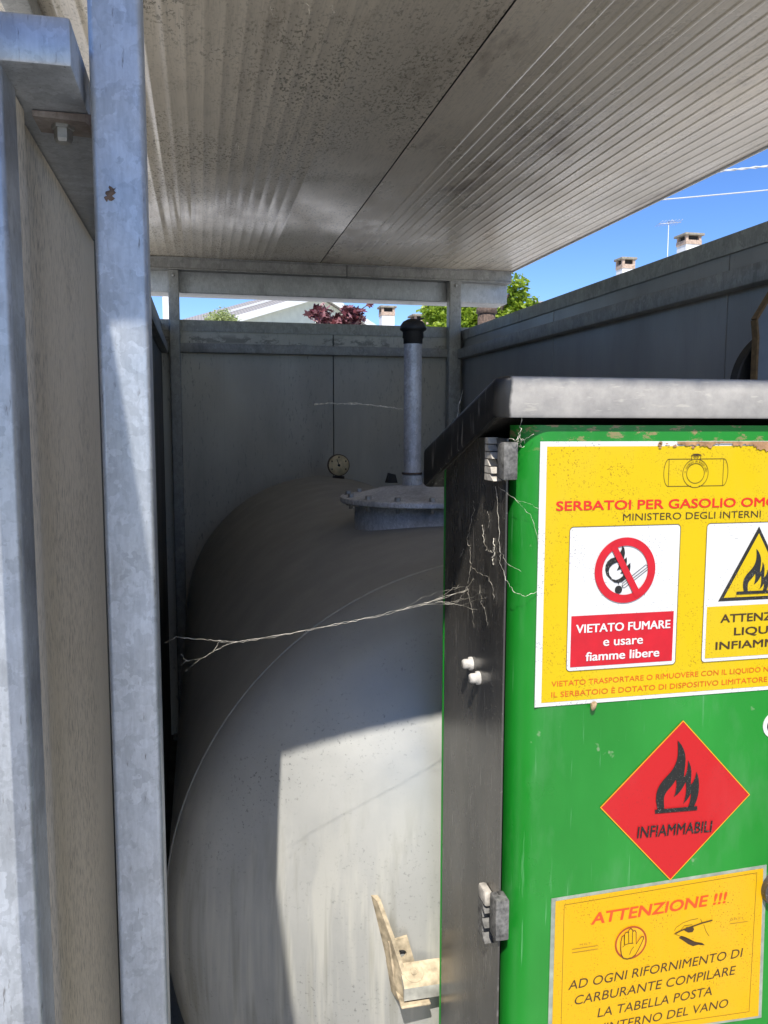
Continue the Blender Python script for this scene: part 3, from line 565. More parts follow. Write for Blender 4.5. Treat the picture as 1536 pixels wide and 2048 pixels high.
door = smooth(obj('door', prism(dp, 'Z', CZ0+.01, CZ1-.015), M['green'], cb), 30)
smooth(obj('door_handle', lathe([(0, -.036), (.014, -.036), (.0165, -.033), (.0165, -.012), (.022, -.010), (.022, 0)], (.692, CF, 1.024), 'Y', 32), M['black'], door), 40)
for x in (CX0+.03, CX1-.03):
    for y in (CF+.07, CB-.04): obj('leg', tube([(x, y, .0), (x, y, CZ0)], .016, 12), M['galv'], cb)

# lid: rounded plan, sloping back
LX0, LX1, LF, LB, LR = .309, .798, .836, 1.145, .018
def lid_plan(ins):
    r = max(.004, LR-ins); x0, x1, y0, y1 = LX0+ins, LX1-ins, LF+ins, LB-ins; pts = []
    for cx, cy, a0, rr_ in ((x0+r, y0+r, 180, r), (x1-r, y0+r, 270, r), (x1-.012, y1-.012, 0, .012), (x0+.012, y1-.012, 90, .012)):
        for k in range(9): pts.append((cx+rr_*math.cos(R(a0+90*k/8)), cy+rr_*math.sin(R(a0+90*k/8))))
    # points along the sides so that the slope stays true
    return pts
def ztop(y): return 1.6545-.31*max(0, y-.850)-.003*math.exp(-((y-.85)/.02)**2)
def zbot(y): return 1.6080-.345*max(0, y-.862)
bm = bmesh.new(); rings = []
for ins, f in ((.020, lambda y: zbot(y)+.012), (.006, lambda y: zbot(y)+.001), (.002, lambda y: zbot(y)), (0, lambda y: zbot(y)+.003),
               (0, lambda y: ztop(y)-.0065), (.0007, lambda y: ztop(y)-.0030), (.0022, lambda y: ztop(y)-.0009), (.005, lambda y: ztop(y)), (.03, lambda y: ztop(y)+.0005)):
    rings.append([bm.verts.new((x, y, f(y))) for x, y in lid_plan(ins)])
for a, b in zip(rings, rings[1:]):
    n = len(a)
    for i in range(n): bm.faces.new((a[i], a[(i+1) % n], b[(i+1) % n], b[i]))
bm.faces.new(rings[-1]); bm.faces.new(rings[0][::-1])
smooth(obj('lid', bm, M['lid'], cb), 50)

# hinges on the left edge
def hinge(z0, z1, lz0, lz1, top):
    n = 6; dz = (z1-z0)/n; y0 = .9085
    bm = bmesh.new()
    for k in range(n):
        w = (.030, .024, .016, .024, .016, .012)[k] if top else (.026, .016, .024, .016, .024, .014)[k]
        za, zc = z0+k*dz+.0006, z0+(k+1)*dz-.0006
        add_prism(bm, [(y0, zc), (y0, za), (y0-w, za), (y0-w*(.8 if k % 2 else .55), zc)], 'X', CX0-.006, CX0+.006)
    o = obj('hinge', bm, M['hingetop'] if top else M['hinge'], cb)
    smooth(obj('hinge_leaf', box(CX0-.0038, CX0+.0130, .8525, .8745, lz0, lz1, bev=.002), M['hinge'], o))
    if not top: smooth(obj('hinge_knuckle', box(CX0-.0065, CX0+.004, .884, .9095, z1-.010, z1+.008, bev=.003), M['hingetop'], o))
    return o
hinge(1.5365, 1.5865, 1.5399, 1.5813, 1)
hinge(.9794, 1.0354, 1.0014, 1.0510, 0)
for y, z in ((.974, 1.2985), (.9455, 1.2885)):
    obj('bolt', lathe([(0, -.0125), (.005, -.0125), (.0062, -.0105), (.0062, -.004), (.0085, -.0035), (.0085, .006)], (ix, y, z), 'X', 14), M['clip'], cb)

# ======================================================= SIGNS ON THE CABINET DOOR
def at_y(k): return CF-.0012-.00045*k
def flat(pts, k, holes=None):
    loops = [[Vector((x, z, 0)) for x, z in pts]]+[[Vector((x, z, 0)) for x, z in h] for h in (holes or [])]
    tri = geometry.tessellate_polygon(loops); al = [v for l in loops for v in l]
    bm = bmesh.new(); V = [bm.verts.new((v.x, at_y(k), v.y)) for v in al]
    for t in tri:
        try: bm.faces.new([V[i] for i in t])
        except ValueError: pass
    for f in bm.faces:
        f.normal_update()
        if f.normal.y > 0: f.normal_flip()
    return bm
def printobj(name, bm, m, parent):
    me = bpy.data.meshes.new(name); bm.normal_update(); bm.to_mesh(me); bm.free(); return obj(name, me, m, parent)
def stroke(lines, w, k, closed=False):
    bm = bmesh.new()
    for pts in lines:
        p = [Vector((x, z)) for x, z in pts]; n = len(p); L = []
        for i in range(n):
            a = p[(i-1) % n] if (closed or i > 0) else None; b = p[(i+1) % n] if (closed or i < n-1) else None
            d1 = (p[i]-a).normalized() if a is not None else None; d2 = (b-p[i]).normalized() if b is not None else None
            d = ((d1 or d2)+(d2 or d1)).normalized() if (d1 is None or d2 is None or (d1+d2).length > .2) else d1
            nn = Vector((-d.y, d.x)); c = max(.5, abs(nn.dot(Vector((-(d1 or d2).y, (d1 or d2).x)))))
            L.append((p[i]+nn*w/2/c, p[i]-nn*w/2/c))
        A = [(bm.verts.new((u.x, at_y(k), u.y)), bm.verts.new((v.x, at_y(k), v.y))) for u, v in L]
        for i in range(n if closed else n-1):
            j = (i+1) % n; f = bm.faces.new((A[i][0], A[j][0], A[j][1], A[i][1])); f.normal_update()
            if f.normal.y > 0: f.normal_flip()
    return bm
def circ(c, r, n=64): return [(c[0]+r*math.cos(2*math.pi*i/n), c[1]+r*math.sin(2*math.pi*i/n)) for i in range(n)]
def rrect(x0, x1, z0, z1, r):
    pts = []
    for cx, cz, a in ((x1-r, z1-r, 0), (x0+r, z1-r, 90), (x0+r, z0+r, 180), (x1-r, z0+r, 270)):
        for k in range(7): pts.append((cx+r*math.cos(R(a+15*k)), cz+r*math.sin(R(a+15*k))))
    return pts
def lettering(text, L, Rr, h, m, parent, bold, shear, k, tilt=None):
    cu = bpy.data.curves.new('lettering', 'FONT'); cu.body = text; cu.size = 1; cu.fill_mode = 'BOTH'; cu.resolution_u = 3
    tmp = bpy.data.objects.new('lettering', cu); COL.objects.link(tmp); bpy.context.view_layer.update()
    me = bpy.data.meshes.new_from_object(tmp); bpy.data.objects.remove(tmp); bpy.data.curves.remove(cu)
    xs = [v.co.x for v in me.vertices]; ys = [v.co.y for v in me.vertices]
    x0, x1, y0, y1 = min(xs), max(xs), min(ys), max(ys)
    if any(ch in text for ch in 'gpq,'): pass
    yb = 0; H = y1-yb
    if 'È' in text: H *= .78
    Lv, Rv = Vector(L), Vector(Rr); d = Rv-Lv
    if tilt is None: d = Vector((d.x, 0))
    else: d = Vector((d.x, d.x*math.tan(tilt)))
    ln = d.length; u = d.normalized(); v = Vector((-u.y, u.x))
    for q in me.vertices:
        a = (q.co.x-x0)/(x1-x0)*(ln-shear*h); b = (q.co.y-yb)/H*h
        a += shear*b; w = Lv+u*a+v*b; q.co = (w.x, at_y(k), w.y)
    me.update()
    if bold:
        b_ = bmesh.new()
        for n_, (ox, oz) in enumerate(((0, 0), (-1, .5), (1, -.5), (-1, -.7), (1, .7), (.5, 0), (-.5, 0))):
            c_ = me.copy(); c_.transform(Matrix.Translation((ox*h*.036*bold, -.00003*n_, oz*h*.03*bold))); b_.from_mesh(c_); bpy.data.meshes.remove(c_)
        b_.to_mesh(me); b_.free()
    if me.polygons and me.polygons[0].normal.y > 0: me.flip_normals()
    return obj('lettering', me, m, parent)
INK = {'red': M['redtxt'], 'ink': M['ink'], 'white': M['textwhite'], 'red2': M['red2'], 'ink2': M['black_ink'], 'orange': M['orange'], 'ink3': M['ink3']}

# --- big yellow warning sign
(sx0, sz1), (_, sz0) = G['sign']; sx1 = .5533*2-sx0
sg = thing('warning_sign', 'large yellow and white fuel tank warning sign with red headline, topmost on the green door', 'sign', ((sx0+sx1)/2, CF, sz0))
obj('sign_plate', box(sx0, sx1, at_y(0), CF-.0002, sz0, sz1), M['white'], sg)
yx0, yz1 = G['yellow'][0]; yz0 = G['yellow'][1][1]; yx1 = sx1-(yx0-sx0)
printobj('yellow_field', flat([(yx0, yz0), (yx1, yz0), (yx1, yz1), (yx0, yz1)], 1), M['yellow'], sg)
tear = []; rt = random.Random(5)
top = [p for p in G['brown'] if p[1] > 1.582]; x = .5300
while x < sx1-.004:
    dpt = .0045+.0035*math.sin(x*61)+.0022*math.sin(x*177+1); tear.append((x, sz1-.0012-max(.0012, (dpt+rt.uniform(-.0022, .0022))*min(1, (x-.522)/.05)))); x += rt.uniform(.0009, .0030)
printobj('worn_patch', flat([(.5285, sz1-.0004)]+tear+[(sx1-.004, sz1-.0004)], 4), M['brown'], sg)
for i in range(9):
    cx_, cz_, r_ = .492+rt.random()*.06, sz1-rt.uniform(.001, .007), rt.uniform(.0007, .0022)
    printobj('worn_fleck', flat([(cx_+r_*1.6*rt.uniform(.5, 1.2)*math.cos(a*.7), cz_+r_*rt.uniform(.4, 1)*math.sin(a*.7)) for a in range(9)], 4), M['brown'], sg)
def panel(x0, x1, z0, z1):
    p = printobj('symbol_panel', flat(rrect(x0, x1, z0, z1, .0045), 2), M['white'], sg)
    printobj('panel_outline', stroke([rrect(x0, x1, z0, z1, .0045)], .0006, 3, True), M['ink'], p)
    return p
pz1 = (G['pan1'][0][1]+G['pan1'][1][1])/2; pz0 = (G['pan1'][2][1]+G['pan1'][3][1])/2
px0 = (G['pan1'][0][0]+G['pan1'][3][0])/2; px1 = (G['pan1'][1][0]+G['pan1'][2][0])/2
p1 = panel(px0, px1, pz0, pz1)
rx0, rx1 = px0+.0045, px1-.0045; rz1 = (G['red1'][0][1]+G['red1'][1][1])/2; rz0 = pz0+.0045
printobj('red_field', flat([(rx0, rz0), (rx1, rz0), (rx1, rz1), (rx0, rz1)], 3), M['red'], p1)
rc = G['ring_c']; ro, ri = 72*.85/1650*1.02, 55*.85/1650*1.0
printobj('flame_symbol', flat(G['smoke'], 4, [G['smoke_in'][::-1]]), M['black_ink'], p1)
printobj('match_head', flat(circ(G['match_c'], .0046, 32), 4), M['black_ink'], p1)
printobj('match_stick', stroke([G['stick'][0]+[G['stick'][0][0]], G['stick'][1]], .0006, 4), M['black_ink'], p1)
printobj('flame_stem', stroke([list(G['match_st'])], .0009, 4), M['black_ink'], p1)
ring = flat(circ(rc, ro), 5, [circ(rc, ri)[::-1]])
printobj('prohibition_ring', ring, M['red'], p1)
printobj('prohibition_bar', flat(G['slash'], 6), M['red'], p1)
qx0 = (G['pan2'][0][0]+G['pan2'][1][0])/2; qx1 = qx0+(px1-px0)
p2 = panel(qx0, qx1, pz0, pz1)
yz = G['yel2'][0][1]
printobj('yellow_field', flat([(qx0+.0045, rz0), (qx1-.0045, rz0), (qx1-.0045, yz), (qx0+.0045, yz)], 3), M['yellow'], p2)
qc = (qx0+qx1)/2; tz1 = G['tri'][0][1]; tz0 = G['tri'][1][1]; th = qc-G['tri'][1][0]-.001
def tri_(s):
    cz = tz0+(tz1-tz0)/3; return [(qc+s*(x-qc), cz+s*(z-cz)) for x, z in ((qc-th, tz0), (qc+th, tz0), (qc, tz1))]
printobj('triangle_border', flat(tri_(1), 3), M['black_ink'], p2)
printobj('triangle_field', flat(tri_(.86), 4), M['yellow'], p2)
fx = [p[0] for p in G['flame']]; fz = [p[1] for p in G['flame']]
fs = (tz1-tz0)*.60/(max(fz)-min(fz)); fcx, fz0 = (min(fx)+max(fx))/2, min(fz)
def fl2(pts): return [(qc+(x-fcx)*fs-.001, tz0+.0085+(z-fz0)*fs) for x, z in pts]
printobj('flame_symbol', flat(fl2(G['flame']), 5), M['black_ink'], p2)
printobj('flame_base', flat([(qc-.027, tz0+.0075), (qc+.027, tz0+.0075), (qc+.027, tz0+.0110), (qc-.027, tz0+.0110)], 6), M['black_ink'], p2)
# tank emblem with its ring of words
lg = G['logo'][0]; W_ = .0006
bm = stroke([[G['logo_pts'][3], G['logo_pts'][1], G['logo_pts'][2], G['logo_pts'][7]], [G['logo_pts'][6+1], G['logo_pts'][7]] if False else [G['logo_pts'][1], G['logo_pts'][2]]], W_, 2)
LPt = G['logo_pts']; zt = (LPt[1][1]+LPt[4][1])/2; zb_ = (LPt[2][1]+LPt[5][1])/2; xl, xr = LPt[1][0], LPt[4][0]; cr, ci = .0163, .0113
lc = (lg[0], (zt+zb_)/2-.001)
def arc(c, r, a0, a1, n=24): return [(c[0]+r*math.cos(R(a0+(a1-a0)*i/n)), c[1]+r*math.sin(R(a0+(a1-a0)*i/n))) for i in range(n+1)]
hh = (zt-zb_)/2; zm = (zt+zb_)/2; dx = math.sqrt(max(1e-9, cr**2-hh**2)); br_ = .0062
lines = [[(lc[0]-dx, zt), (xl, zt), (xl, zb_), (lc[0]-dx, zb_)], [(lc[0]+dx, zt), (xr, zt), (xr, zb_), (lc[0]+dx, zb_)]]
lines.append([(xl-br_*math.cos(R(a)), zm+hh*math.sin(R(a))) for a in range(90, -91, -10)])
lines.append([(xr+br_*math.cos(R(a)), zm+hh*math.sin(R(a))) for a in range(90, -91, -10)])
lines += [arc(lc, cr, 0, 360, 60), arc(lc, ci, 0, 360, 48)]
lines += [[(lc[0]-.0058, lc[1]+.0153), (lc[0]-.0058, lc[1]+.0205)], [(lc[0]+.0058, lc[1]+.0153), (lc[0]+.0058, lc[1]+.0205)], arc((lc[0]-.0018, lc[1]+.0187), .0011, 0, 360, 12), arc((lc[0]+.0018, lc[1]+.0187), .0011, 0, 360, 12)]
bm.free()
em = printobj('tank_emblem', stroke(lines, W_, 2), M['ink'], sg)
printobj('emblem_cap', flat([(lc[0]-.0075, lc[1]+.0205), (lc[0]+.0075, lc[1]+.0205), (lc[0]+.003, lc[1]+.0225), (lc[0]-.003, lc[1]+.0225)], 3), M['ink'], em)
words = 'S. GIORGIO IN BOSCO (PD)'
for i, ch in enumerate(words):
    if ch == ' ': continue
    a = R(172-164*i/(len(words)-1)); rad = .01255; h = .0023
    u = Vector((math.sin(a), -math.cos(a))); cu = bpy.data.curves.new('lettering', 'FONT'); cu.body = ch; cu.size = .0031; cu.align_x = 'CENTER'
    tmp = bpy.data.objects.new('lettering', cu); COL.objects.link(tmp); bpy.context.view_layer.update()
    me = bpy.data.meshes.new_from_object(tmp); bpy.data.objects.remove(tmp)
    n2 = Vector((math.cos(a), math.sin(a)))
    for q in me.vertices:
        w = Vector(lc)+n2*(rad+q.co.y)+u*q.co.x; q.co = (w.x, at_y(3), w.y)
    me.update()
    if me.polygons and me.polygons[0].normal.y > 0: me.flip_normals()
    obj('lettering', me, M['ink'], em)

# --- red diamond label
dm = thing('hazard_label', 'red diamond hazard label with a black flame on the green door', 'label', (.548, CF, G['diamond'][2][1]))
bm = bmesh.new(); add_prism(bm, G['diamond'], 'Y', at_y(0), CF-.0002)
obj('red_diamond', bm, M['diamond'], dm)
printobj('diamond_edge', stroke([G['diamond']], .0010, 1, True), M['handor'], dm)
printobj('flame_symbol', flat(G['flame'], 2), M['black_ink'], dm)
printobj('flame_base', flat(G['bar'], 3), M['black_ink'], dm)

# --- laminated paper notice
pc = G['paper']
nt_ = thing('paper_notice', 'laminated amber paper notice with an open hand sign, low on the green door', 'notice', ((pc[0][0]+pc[1][0])/2, CF, pc[2][1]))
def inset(pts, d):
    c = Vector((sum(p[0] for p in pts)/len(pts), sum(p[1] for p in pts)/len(pts)))
    return [tuple(c+(Vector(p)-c)*(1+d/(Vector(p)-c).length)) for p in pts]
bm = bmesh.new(); add_prism(bm, inset(pc, .006), 'Y', at_y(0), CF-.0002); obj('laminate', bm, M['lamin'], nt_)
printobj('amber_sheet', flat(pc, 1), M['yellow2'], nt_)
printobj('border_line', stroke([G['pborder']], .0004, 2, True), M['ink'], nt_)
hc_ = G['hring'][0]; hr_ = .0210
printobj('hand_disc', flat(circ(hc_, hr_), 2), M['handor'], nt_)
hd = printobj('hand_ring', flat(circ(hc_, hr_), 3, [circ(hc_, hr_*.90)[::-1]]), M['handring'], nt_)
printobj('open_hand', flat(G['hand'], 4), M['yellow2'], nt_)
printobj('hand_outline', stroke([G['hand']+[G['hand'][0]]], .0010, 5), M['ink'], nt_)
for l in G['hl']: printobj('hand_line', stroke([l], .0007, 6), M['ink'], nt_)
printobj('writing_hand', stroke([G['pen'][i] for i in (2, 3, 4, 5, 6, 7)], .0005, 2), M['ink'], nt_)
printobj('pen', stroke([G['pen'][0]], .0017, 3), M['ink'], nt_)
printobj('hand_shadow', flat(G['pensh'], 2), M['ink'], nt_)
printobj('palm_shade', flat(G['palm'], 4), M['ink'], nt_)
for l in G['lines3']: printobj('faded_line', stroke([list(l)], .0006, 3), M['ink3'], nt_)
tiltP = math.atan2(pc[1][1]-pc[0][1], pc[1][0]-pc[0][0])
par = {'A': sg, 'D': dm, 'P': nt_}
for tx, L, Rr, h, c, b, sh, w in G['text']:
    pr_ = par[w]; k = 2
    if w == 'A' and tx in ('VIETATO FUMARE', 'e usare', 'fiamme libere'): pr_, k = p1, 4
    if w == 'A' and tx in ('ATTENZIONE', 'LIQUIDI', 'INFIAMMABILI'): pr_, k = p2, 4
    lettering(tx, L, Rr, h, INK[c], pr_, b, sh, k if w != 'D' else 3, None if w == 'A' else math.atan2(Rr[1]-L[1], Rr[0]-L[0]))
# --- round white sticker at the right, cocoon
st = G['sticker']
sk = thing('round_sticker', 'round white sticker with a grey ring on the right of the green door', 'sticker', (st[0], CF, st[1]-.016))
obj('white_disc', prism(circ(st, .0160, 48), 'Y', at_y(0), CF-.0002), M['white'], sk)
printobj('printed_ring', flat(circ(st, .0108, 40), 1, [circ(st, .0088, 40)[::-1]]), M['black_ink'], sk)
cc = G['cocoon']; bm = bmesh.new(); bmesh.ops.create_icosphere(bm, subdivisions=3, radius=1)
for v in bm.verts:
    n_ = .12*math.sin(v.co.x*7+v.co.z*5); v.co = Vector((cc[0]+.0034*v.co.x*(1+n_)+.0012*v.co.z, CF-.0052+.0036*v.co.y, cc[1]+.0054*v.co.z*(1-.25*v.co.z)))
tag(smooth(obj('cocoon', bm, M['cocoon'], loc=(cc[0], CF-.005, cc[1])), 180), 'small tan cocoon stuck below the yellow warning sign', 'cocoon')

bm = bmesh.new(); bmesh.ops.create_icosphere(bm, subdivisions=3, radius=1)
for v in bm.verts:
    n_ = 1+.35*math.sin(v.co.x*5+1)*math.cos(v.co.z*4); v.co = Vector((-.0745+.0035*v.co.x*n_*(1+.5*math.sin(v.co.z*9))+.0025*v.co.z, .7995+.0013*v.co.y, 1.805+.0062*v.co.z*n_))
tag(obj('mud_smear', bm, M['rusty'], loc=(-.0745, .7995, 1.805)), 'small brown mud smear on the upper face of near post', 'smear')
# ======================================================= COBWEBS
rw = random.Random(3)
def jitter(pts, a, n=6):
    P = [Vector(p) for p in pts]; out = []
    for p, q in zip(P, P[1:]):
        for i in range(n):
            w = p.lerp(q, i/n)
            out.append(w+Vector((rw.uniform(-a, a), rw.uniform(-a, a), rw.uniform(-a, a))) if out else w)
    out.append(P[-1]); return out
def web(label, threads, loc=None, grp=None):
    bm = bmesh.new()
    for pts, r, a in threads:
        q = jitter(pts, a); add_tube(bm, q, [r*.48*rw.choice((.25, .4, .55, .8, 1.1)) for _ in q], 5)
    p0 = threads[0][0][0]
    return tag(obj('cobweb', bm, M['web'], loc=p0), label, 'cobweb', grp)
main = [(-0.040, 0.848, 1.3790), (-0.0308, 0.9062, 1.3699), (-0.0054, 0.9123, 1.3642), (0.0163, 0.9185, 1.3597), (0.033, 0.9246, 1.3565), (0.05, 0.9308, 1.3563), (0.0847, 0.9369, 1.3581), (0.1203, 0.9431, 1.3618), (0.157, 0.9492, 1.3657), (0.1946, 0.9554, 1.3697), (0.2269, 0.9615, 1.3741), (0.2601, 0.9677, 1.3794), (0.281, 0.9738, 1.3828), (0.3285, 0.985, 1.3930)]
th = [(main, .00055, .0007), ([(p[0], p[1]-.0012, p[2]-.0008) for p in main[3:]], .0004, .0009),
      ([(-0.0258, 0.9, 1.3524), (-0.0207, 0.903, 1.3435), (-0.0058, 0.906, 1.3439), (0.0105, 0.909, 1.3512), (0.0243, 0.912, 1.3575), (0.0354, 0.915, 1.3589), main[5]], .00045, .0006),
      ([(0.0077, 0.905, 1.3507), (0.015, 0.91, 1.3608), main[3]], .0004, .0004), ([(-.0207, .903, 1.3435), (-.0265, .903, 1.3390)], .0003, .0004), ([(-.0058, .906, 1.3439), (-.022, .905, 1.331)], .0002, .0003)]
for i in range(7):
    s = main[-2-i % 3]; th.append(([s, tuple(Vector(s).lerp(Vector((.3285, .93+.012*i, 1.388+rw.uniform(-.018, .018))), .55)), (.3300, .92+.017*i, 1.392+rw.uniform(-.022, .024))], .00022, .0012))
web('long dusty cobweb strand stretched from near post to black cabinet side', th)
web('short pale cobweb thread floating left of the vent pipe', [([(0.268, 1.99, 1.648), (0.3066, 1.99, 1.6518), (0.3434, 1.99, 1.65), (0.380, 1.99, 1.650), (0.4176, 1.99, 1.6466), (0.4553, 1.99, 1.642), (0.5005, 2.045, 1.6385)], .0042, .0016), ([(0.3434, 1.99, 1.65), (0.36, 1.99, 1.654), (0.385, 1.99, 1.65)], .0030, .0018)])
web('single cobweb thread standing up from the lid of the cabinet', [([(0.3139, 1.0, 1.6005), (0.3171, 1.0, 1.6217), (0.3202, 1.0, 1.6342), (0.3227, 1.0, 1.6442)], .0009, .0007)])
web('loose cobweb curl hanging from upper hinge down the green door edge', [([(0.3285, .8935, 1.53), (0.3262, 0.875, 1.4896), (0.3255, 0.868, 1.4619), (0.3260, 0.8665, 1.4453), (0.3297, 0.858, 1.4286), (0.3382, 0.852, 1.4145), (0.3494, 0.8487, 1.4104), (0.3632, 0.848, 1.4153)], .0006, .0009), ([(0.3252, 0.876, 1.5312), (0.3388, 0.852, 1.5174), (0.3556, 0.849, 1.4981), (0.3652, 0.848, 1.4676)], .0004, .0012), ([(0.3388, 0.852, 1.5174), (0.3556, 0.849, 1.512), (0.372, 0.848, 1.503)], .0003, .001), ([(.3255, .868, 1.462), (.3297, .858, 1.448), (.344, .849, 1.438)], .0003, .001)])
web('frayed cobweb tuft hanging under the lid at the top of the door', [([(0.3406, 0.846, 1.612), (0.3379, 0.845, 1.5919), (0.3343, 0.845, 1.5838), (0.3265, 0.850, 1.5849)], .0007, .0015), ([(0.3353, 0.845, 1.5784), (0.3409, 0.845, 1.5838), (0.3553, 0.848, 1.5903)], .0004, .0015), ([(.3379, .845, 1.592), (.3353, .845, 1.5784), (.343, .845, 1.577)], .0007, .002), ([(.336, .845, 1.588), (.344, .846, 1.580)], .0006, .002)])
for p_ in ([(.262, 1.66, 2.4035), (.268, 1.67, 2.390), (.270, 1.69, 2.4035)], [(.215, 1.66, 2.4035), (.220, 1.67, 2.386), (.226, 1.70, 2.4035)], [(.150, 1.69, 2.4035), (.154, 1.70, 2.388), (.160, 1.73, 2.4035)],
           [(.185, 1.93, 2.4035), (.188, 1.95, 2.390), (.196, 1.98, 2.4035)], [(.113, 2.48, 2.4035), (.120, 2.50, 2.391), (.130, 2.54, 2.4035)]):
    web('wispy pale cobweb husk hanging from the speckled roof sheet', [(p_, .0020, .004)], grp='cobweb husks under the roof')
sx = .3295
def onside(pts): return [(sx, p[0], p[1]) for p in pts]
rw.seed(21)
web('tangled cobwebs and husks clinging to the black cabinet side', [
    (onside([(.9766, 1.4882), (.990, 1.4669), (.9955, 1.4533), (.9800, 1.4397), (.9830, 1.4167), (.9945, 1.3952), (1.015, 1.3812)]), .00042, .0014),
    (onside([(.9398, 1.48), (.9336, 1.4626), (.9222, 1.4522), (.9011, 1.4524), (.8957, 1.4624)]), .0006, .0012),
    (onside([(.9841, 1.4238), (.9543, 1.4194), (.9172, 1.42), (.8993, 1.4114), (.8957, 1.3974)]), .00032, .0012),
    (onside([(.8990, 1.4693), (.8961, 1.4562), (.9010, 1.4458), (.8995, 1.4380)]), .0015, .0016),
    (onside([(.975, 1.506), (.970, 1.495), (.9766, 1.4882)]), .0003, .001), (onside([(.945, 1.405), (.938, 1.385), (.925, 1.378), (.915, 1.362)]), .00032, .0012),
    (onside([(.92, 1.50), (.914, 1.487), (.918, 1.478)]), .0003, .001), (onside([(1.03, 1.426), (1.02, 1.431), (1.012, 1.440)]), .0004, .001),
    (onside([(.9945, 1.395), (.982, 1.379), (.97, 1.366), (.965, 1.347)]), .0003, .0014)])

# ======================================================= RIGHT BACKGROUND: board and disc inside the shelter
t = thing('leaning_board', 'grey blue board with brown edges and clipped corner by the right wall', 'board', (1.31, 1.75, 0))
pl = [(1.297, .55), (1.2935, 1.805), (1.2875, 1.8475), (1.330, 1.915), (1.50, 1.915), (1.50, .55)]
pl = [(x-.006, z) for x, z in pl]
YBd = 1.74
bm = bmesh.new(); xs = pl
add_prism(bm, xs, 'Y', YBd-.0, YBd+.012); obj('board_sheet', bm, M['boardface'], t)
edge = [(1.291, .55), (1.2875, 1.806), (1.2815, 1.8475), (1.324, 1.915)]
bm = bmesh.new()
for (a, b), (c, d) in zip(edge, edge[1:]):
    v = Vector((c-a, d-b)).normalized(); n_ = Vector((-v.y, v.x))*.0045
    add_prism(bm, [(a+n_.x, b+n_.y), (c+n_.x, d+n_.y), (c-n_.x*.2, d-n_.y*.2), (a-n_.x*.2, b-n_.y*.2)], 'Y', YBd-.004, YBd+.016)
obj('brown_edge', bm, M['cardboard'], t)
bm = lathe([(0, 0), (.150, 0), (.153, .003), (.153, .03), (.150, .033), (0, .033)], (1.425, 1.79, 1.690), 'Y', 64)
tag(smooth(obj('black_disc', bm, M['rubber'], loc=(1.425, 1.79, 1.53))), 'black round disc half hidden behind the brown edged board', 'disc')
t = thing('rusty_pipe', 'upright rusty brown pipe standing outside the back right corner', 'pipe', (1.79, 5.08, 0))
obj('pipe', lathe([(.0, 0), (.056, 0), (.056, 2.80), (.0, 2.80)], (1.79, 5.08, 0), 'Z', 32), M['rusty'], t)
obj('collar', lathe([(.058, 2.30), (.066, 2.305), (.066, 2.335), (.058, 2.34)], (1.79, 5.08, 0), 'Z', 32), M['rusty'], t)
tag(obj('white_pole', lathe([(0, 0), (.052, 0), (.05, 4.6), (0, 4.62)], (-.355, 10.2, 0), 'Z', 24), M['whitewall'], loc=(-.355, 10.2, 0)), 'plain white pole rising beyond the back left corner', 'pole')

# ======================================================= HOUSES
def V3(*a): return Vector(a)
hs = thing('house', 'pale green gabled house with grey tiled roof and white verge boards behind the back wall', 'house', (4.5, 30, 0))
gdir = V3(.75, .66, 0).normalized(); adir = V3(-.66, .75, 0)          # along the gable, along the ridge
E1 = V3(1.17, 27.0, 5.02); PK = E1+gdir*3.95+V3(0, 0, 1.22); E3 = E1+gdir*7.9+V3(0, 0, .1)
DP = 3.3
def quadslab(bm, p, q, r, s, th_):
    n = (q-p).cross(s-p).normalized()
    if n.z < 0: n = -n
    A = [bm.verts.new(v) for v in (p, q, r, s)]; B = [bm.verts.new(v-n*th_) for v in (p, q, r, s)]
    bm.faces.new(A); bm.faces.new(B[::-1])
    for i in range(4): bm.faces.new((A[i], A[(i+1) % 4], B[(i+1) % 4], B[i]))
gl = gdir*-.25+V3(0, 0, -.08)
bm = bmesh.new(); quadslab(bm, E1+gl-adir*.25, PK-adir*.25, PK+adir*DP, E1+gl+adir*DP, .10); quadslab(bm, PK-adir*.25, E3-gl*V3(1, 1, -1)-adir*.25, E3-gl*V3(1, 1, -1)+adir*DP, PK+adir*DP, .10)
roof = obj('roof', bm, M['tiles'], hs)
bm = bmesh.new(); up = V3(0, 0, 1)
for a, b in ((E1+gl, PK), (PK, E3-gl*V3(1, 1, -1))):
    A = [a-adir*.29+up*.04, b-adir*.29+up*.04, b-adir*.29-up*.18, a-adir*.29-up*.18]; v0 = [bm.verts.new(p) for p in A]; v1 = [bm.verts.new(p+adir*.035) for p in A]
    bm.faces.new(v0); bm.faces.new(v1[::-1])
    for i in range(4): bm.faces.new((v0[i], v0[(i+1) % 4], v1[(i+1) % 4], v1[i]))
    # a second light trim line on the tiles
a, b = E1+adir*1.2+up*.03, PK+adir*1.2+up*.03
A = [a, b, b+up*.06, a+up*.06]; v0 = [bm.verts.new(p) for p in A]; v1 = [bm.verts.new(p+adir*.05) for p in A]
bm.faces.new(v0); bm.faces.new(v1[::-1])
for i in range(4): bm.faces.new((v0[i], v0[(i+1) % 4], v1[(i+1) % 4], v1[i]))
obj('verge_board', bm, M['verge'], roof)
bm = bmesh.new()
base = [E1-up*.12, PK-up*.12, E3-up*.12]
for s_ in (0, DP-.1):
    pass
F = [V3(E1.x, E1.y, 0), V3(E3.x, E3.y, 0), E3-up*.14, PK-up*.14, E1-up*.14]
v0 = [bm.verts.new(p) for p in F]; v1 = [bm.verts.new(p+adir*(DP-.2)) for p in F]
bm.faces.new(v0[::-1]); bm.faces.new(v1)
for i in range(5): bm.faces.new((v0[i], v0[(i+1) % 5], v1[(i+1) % 5], v1[i]))
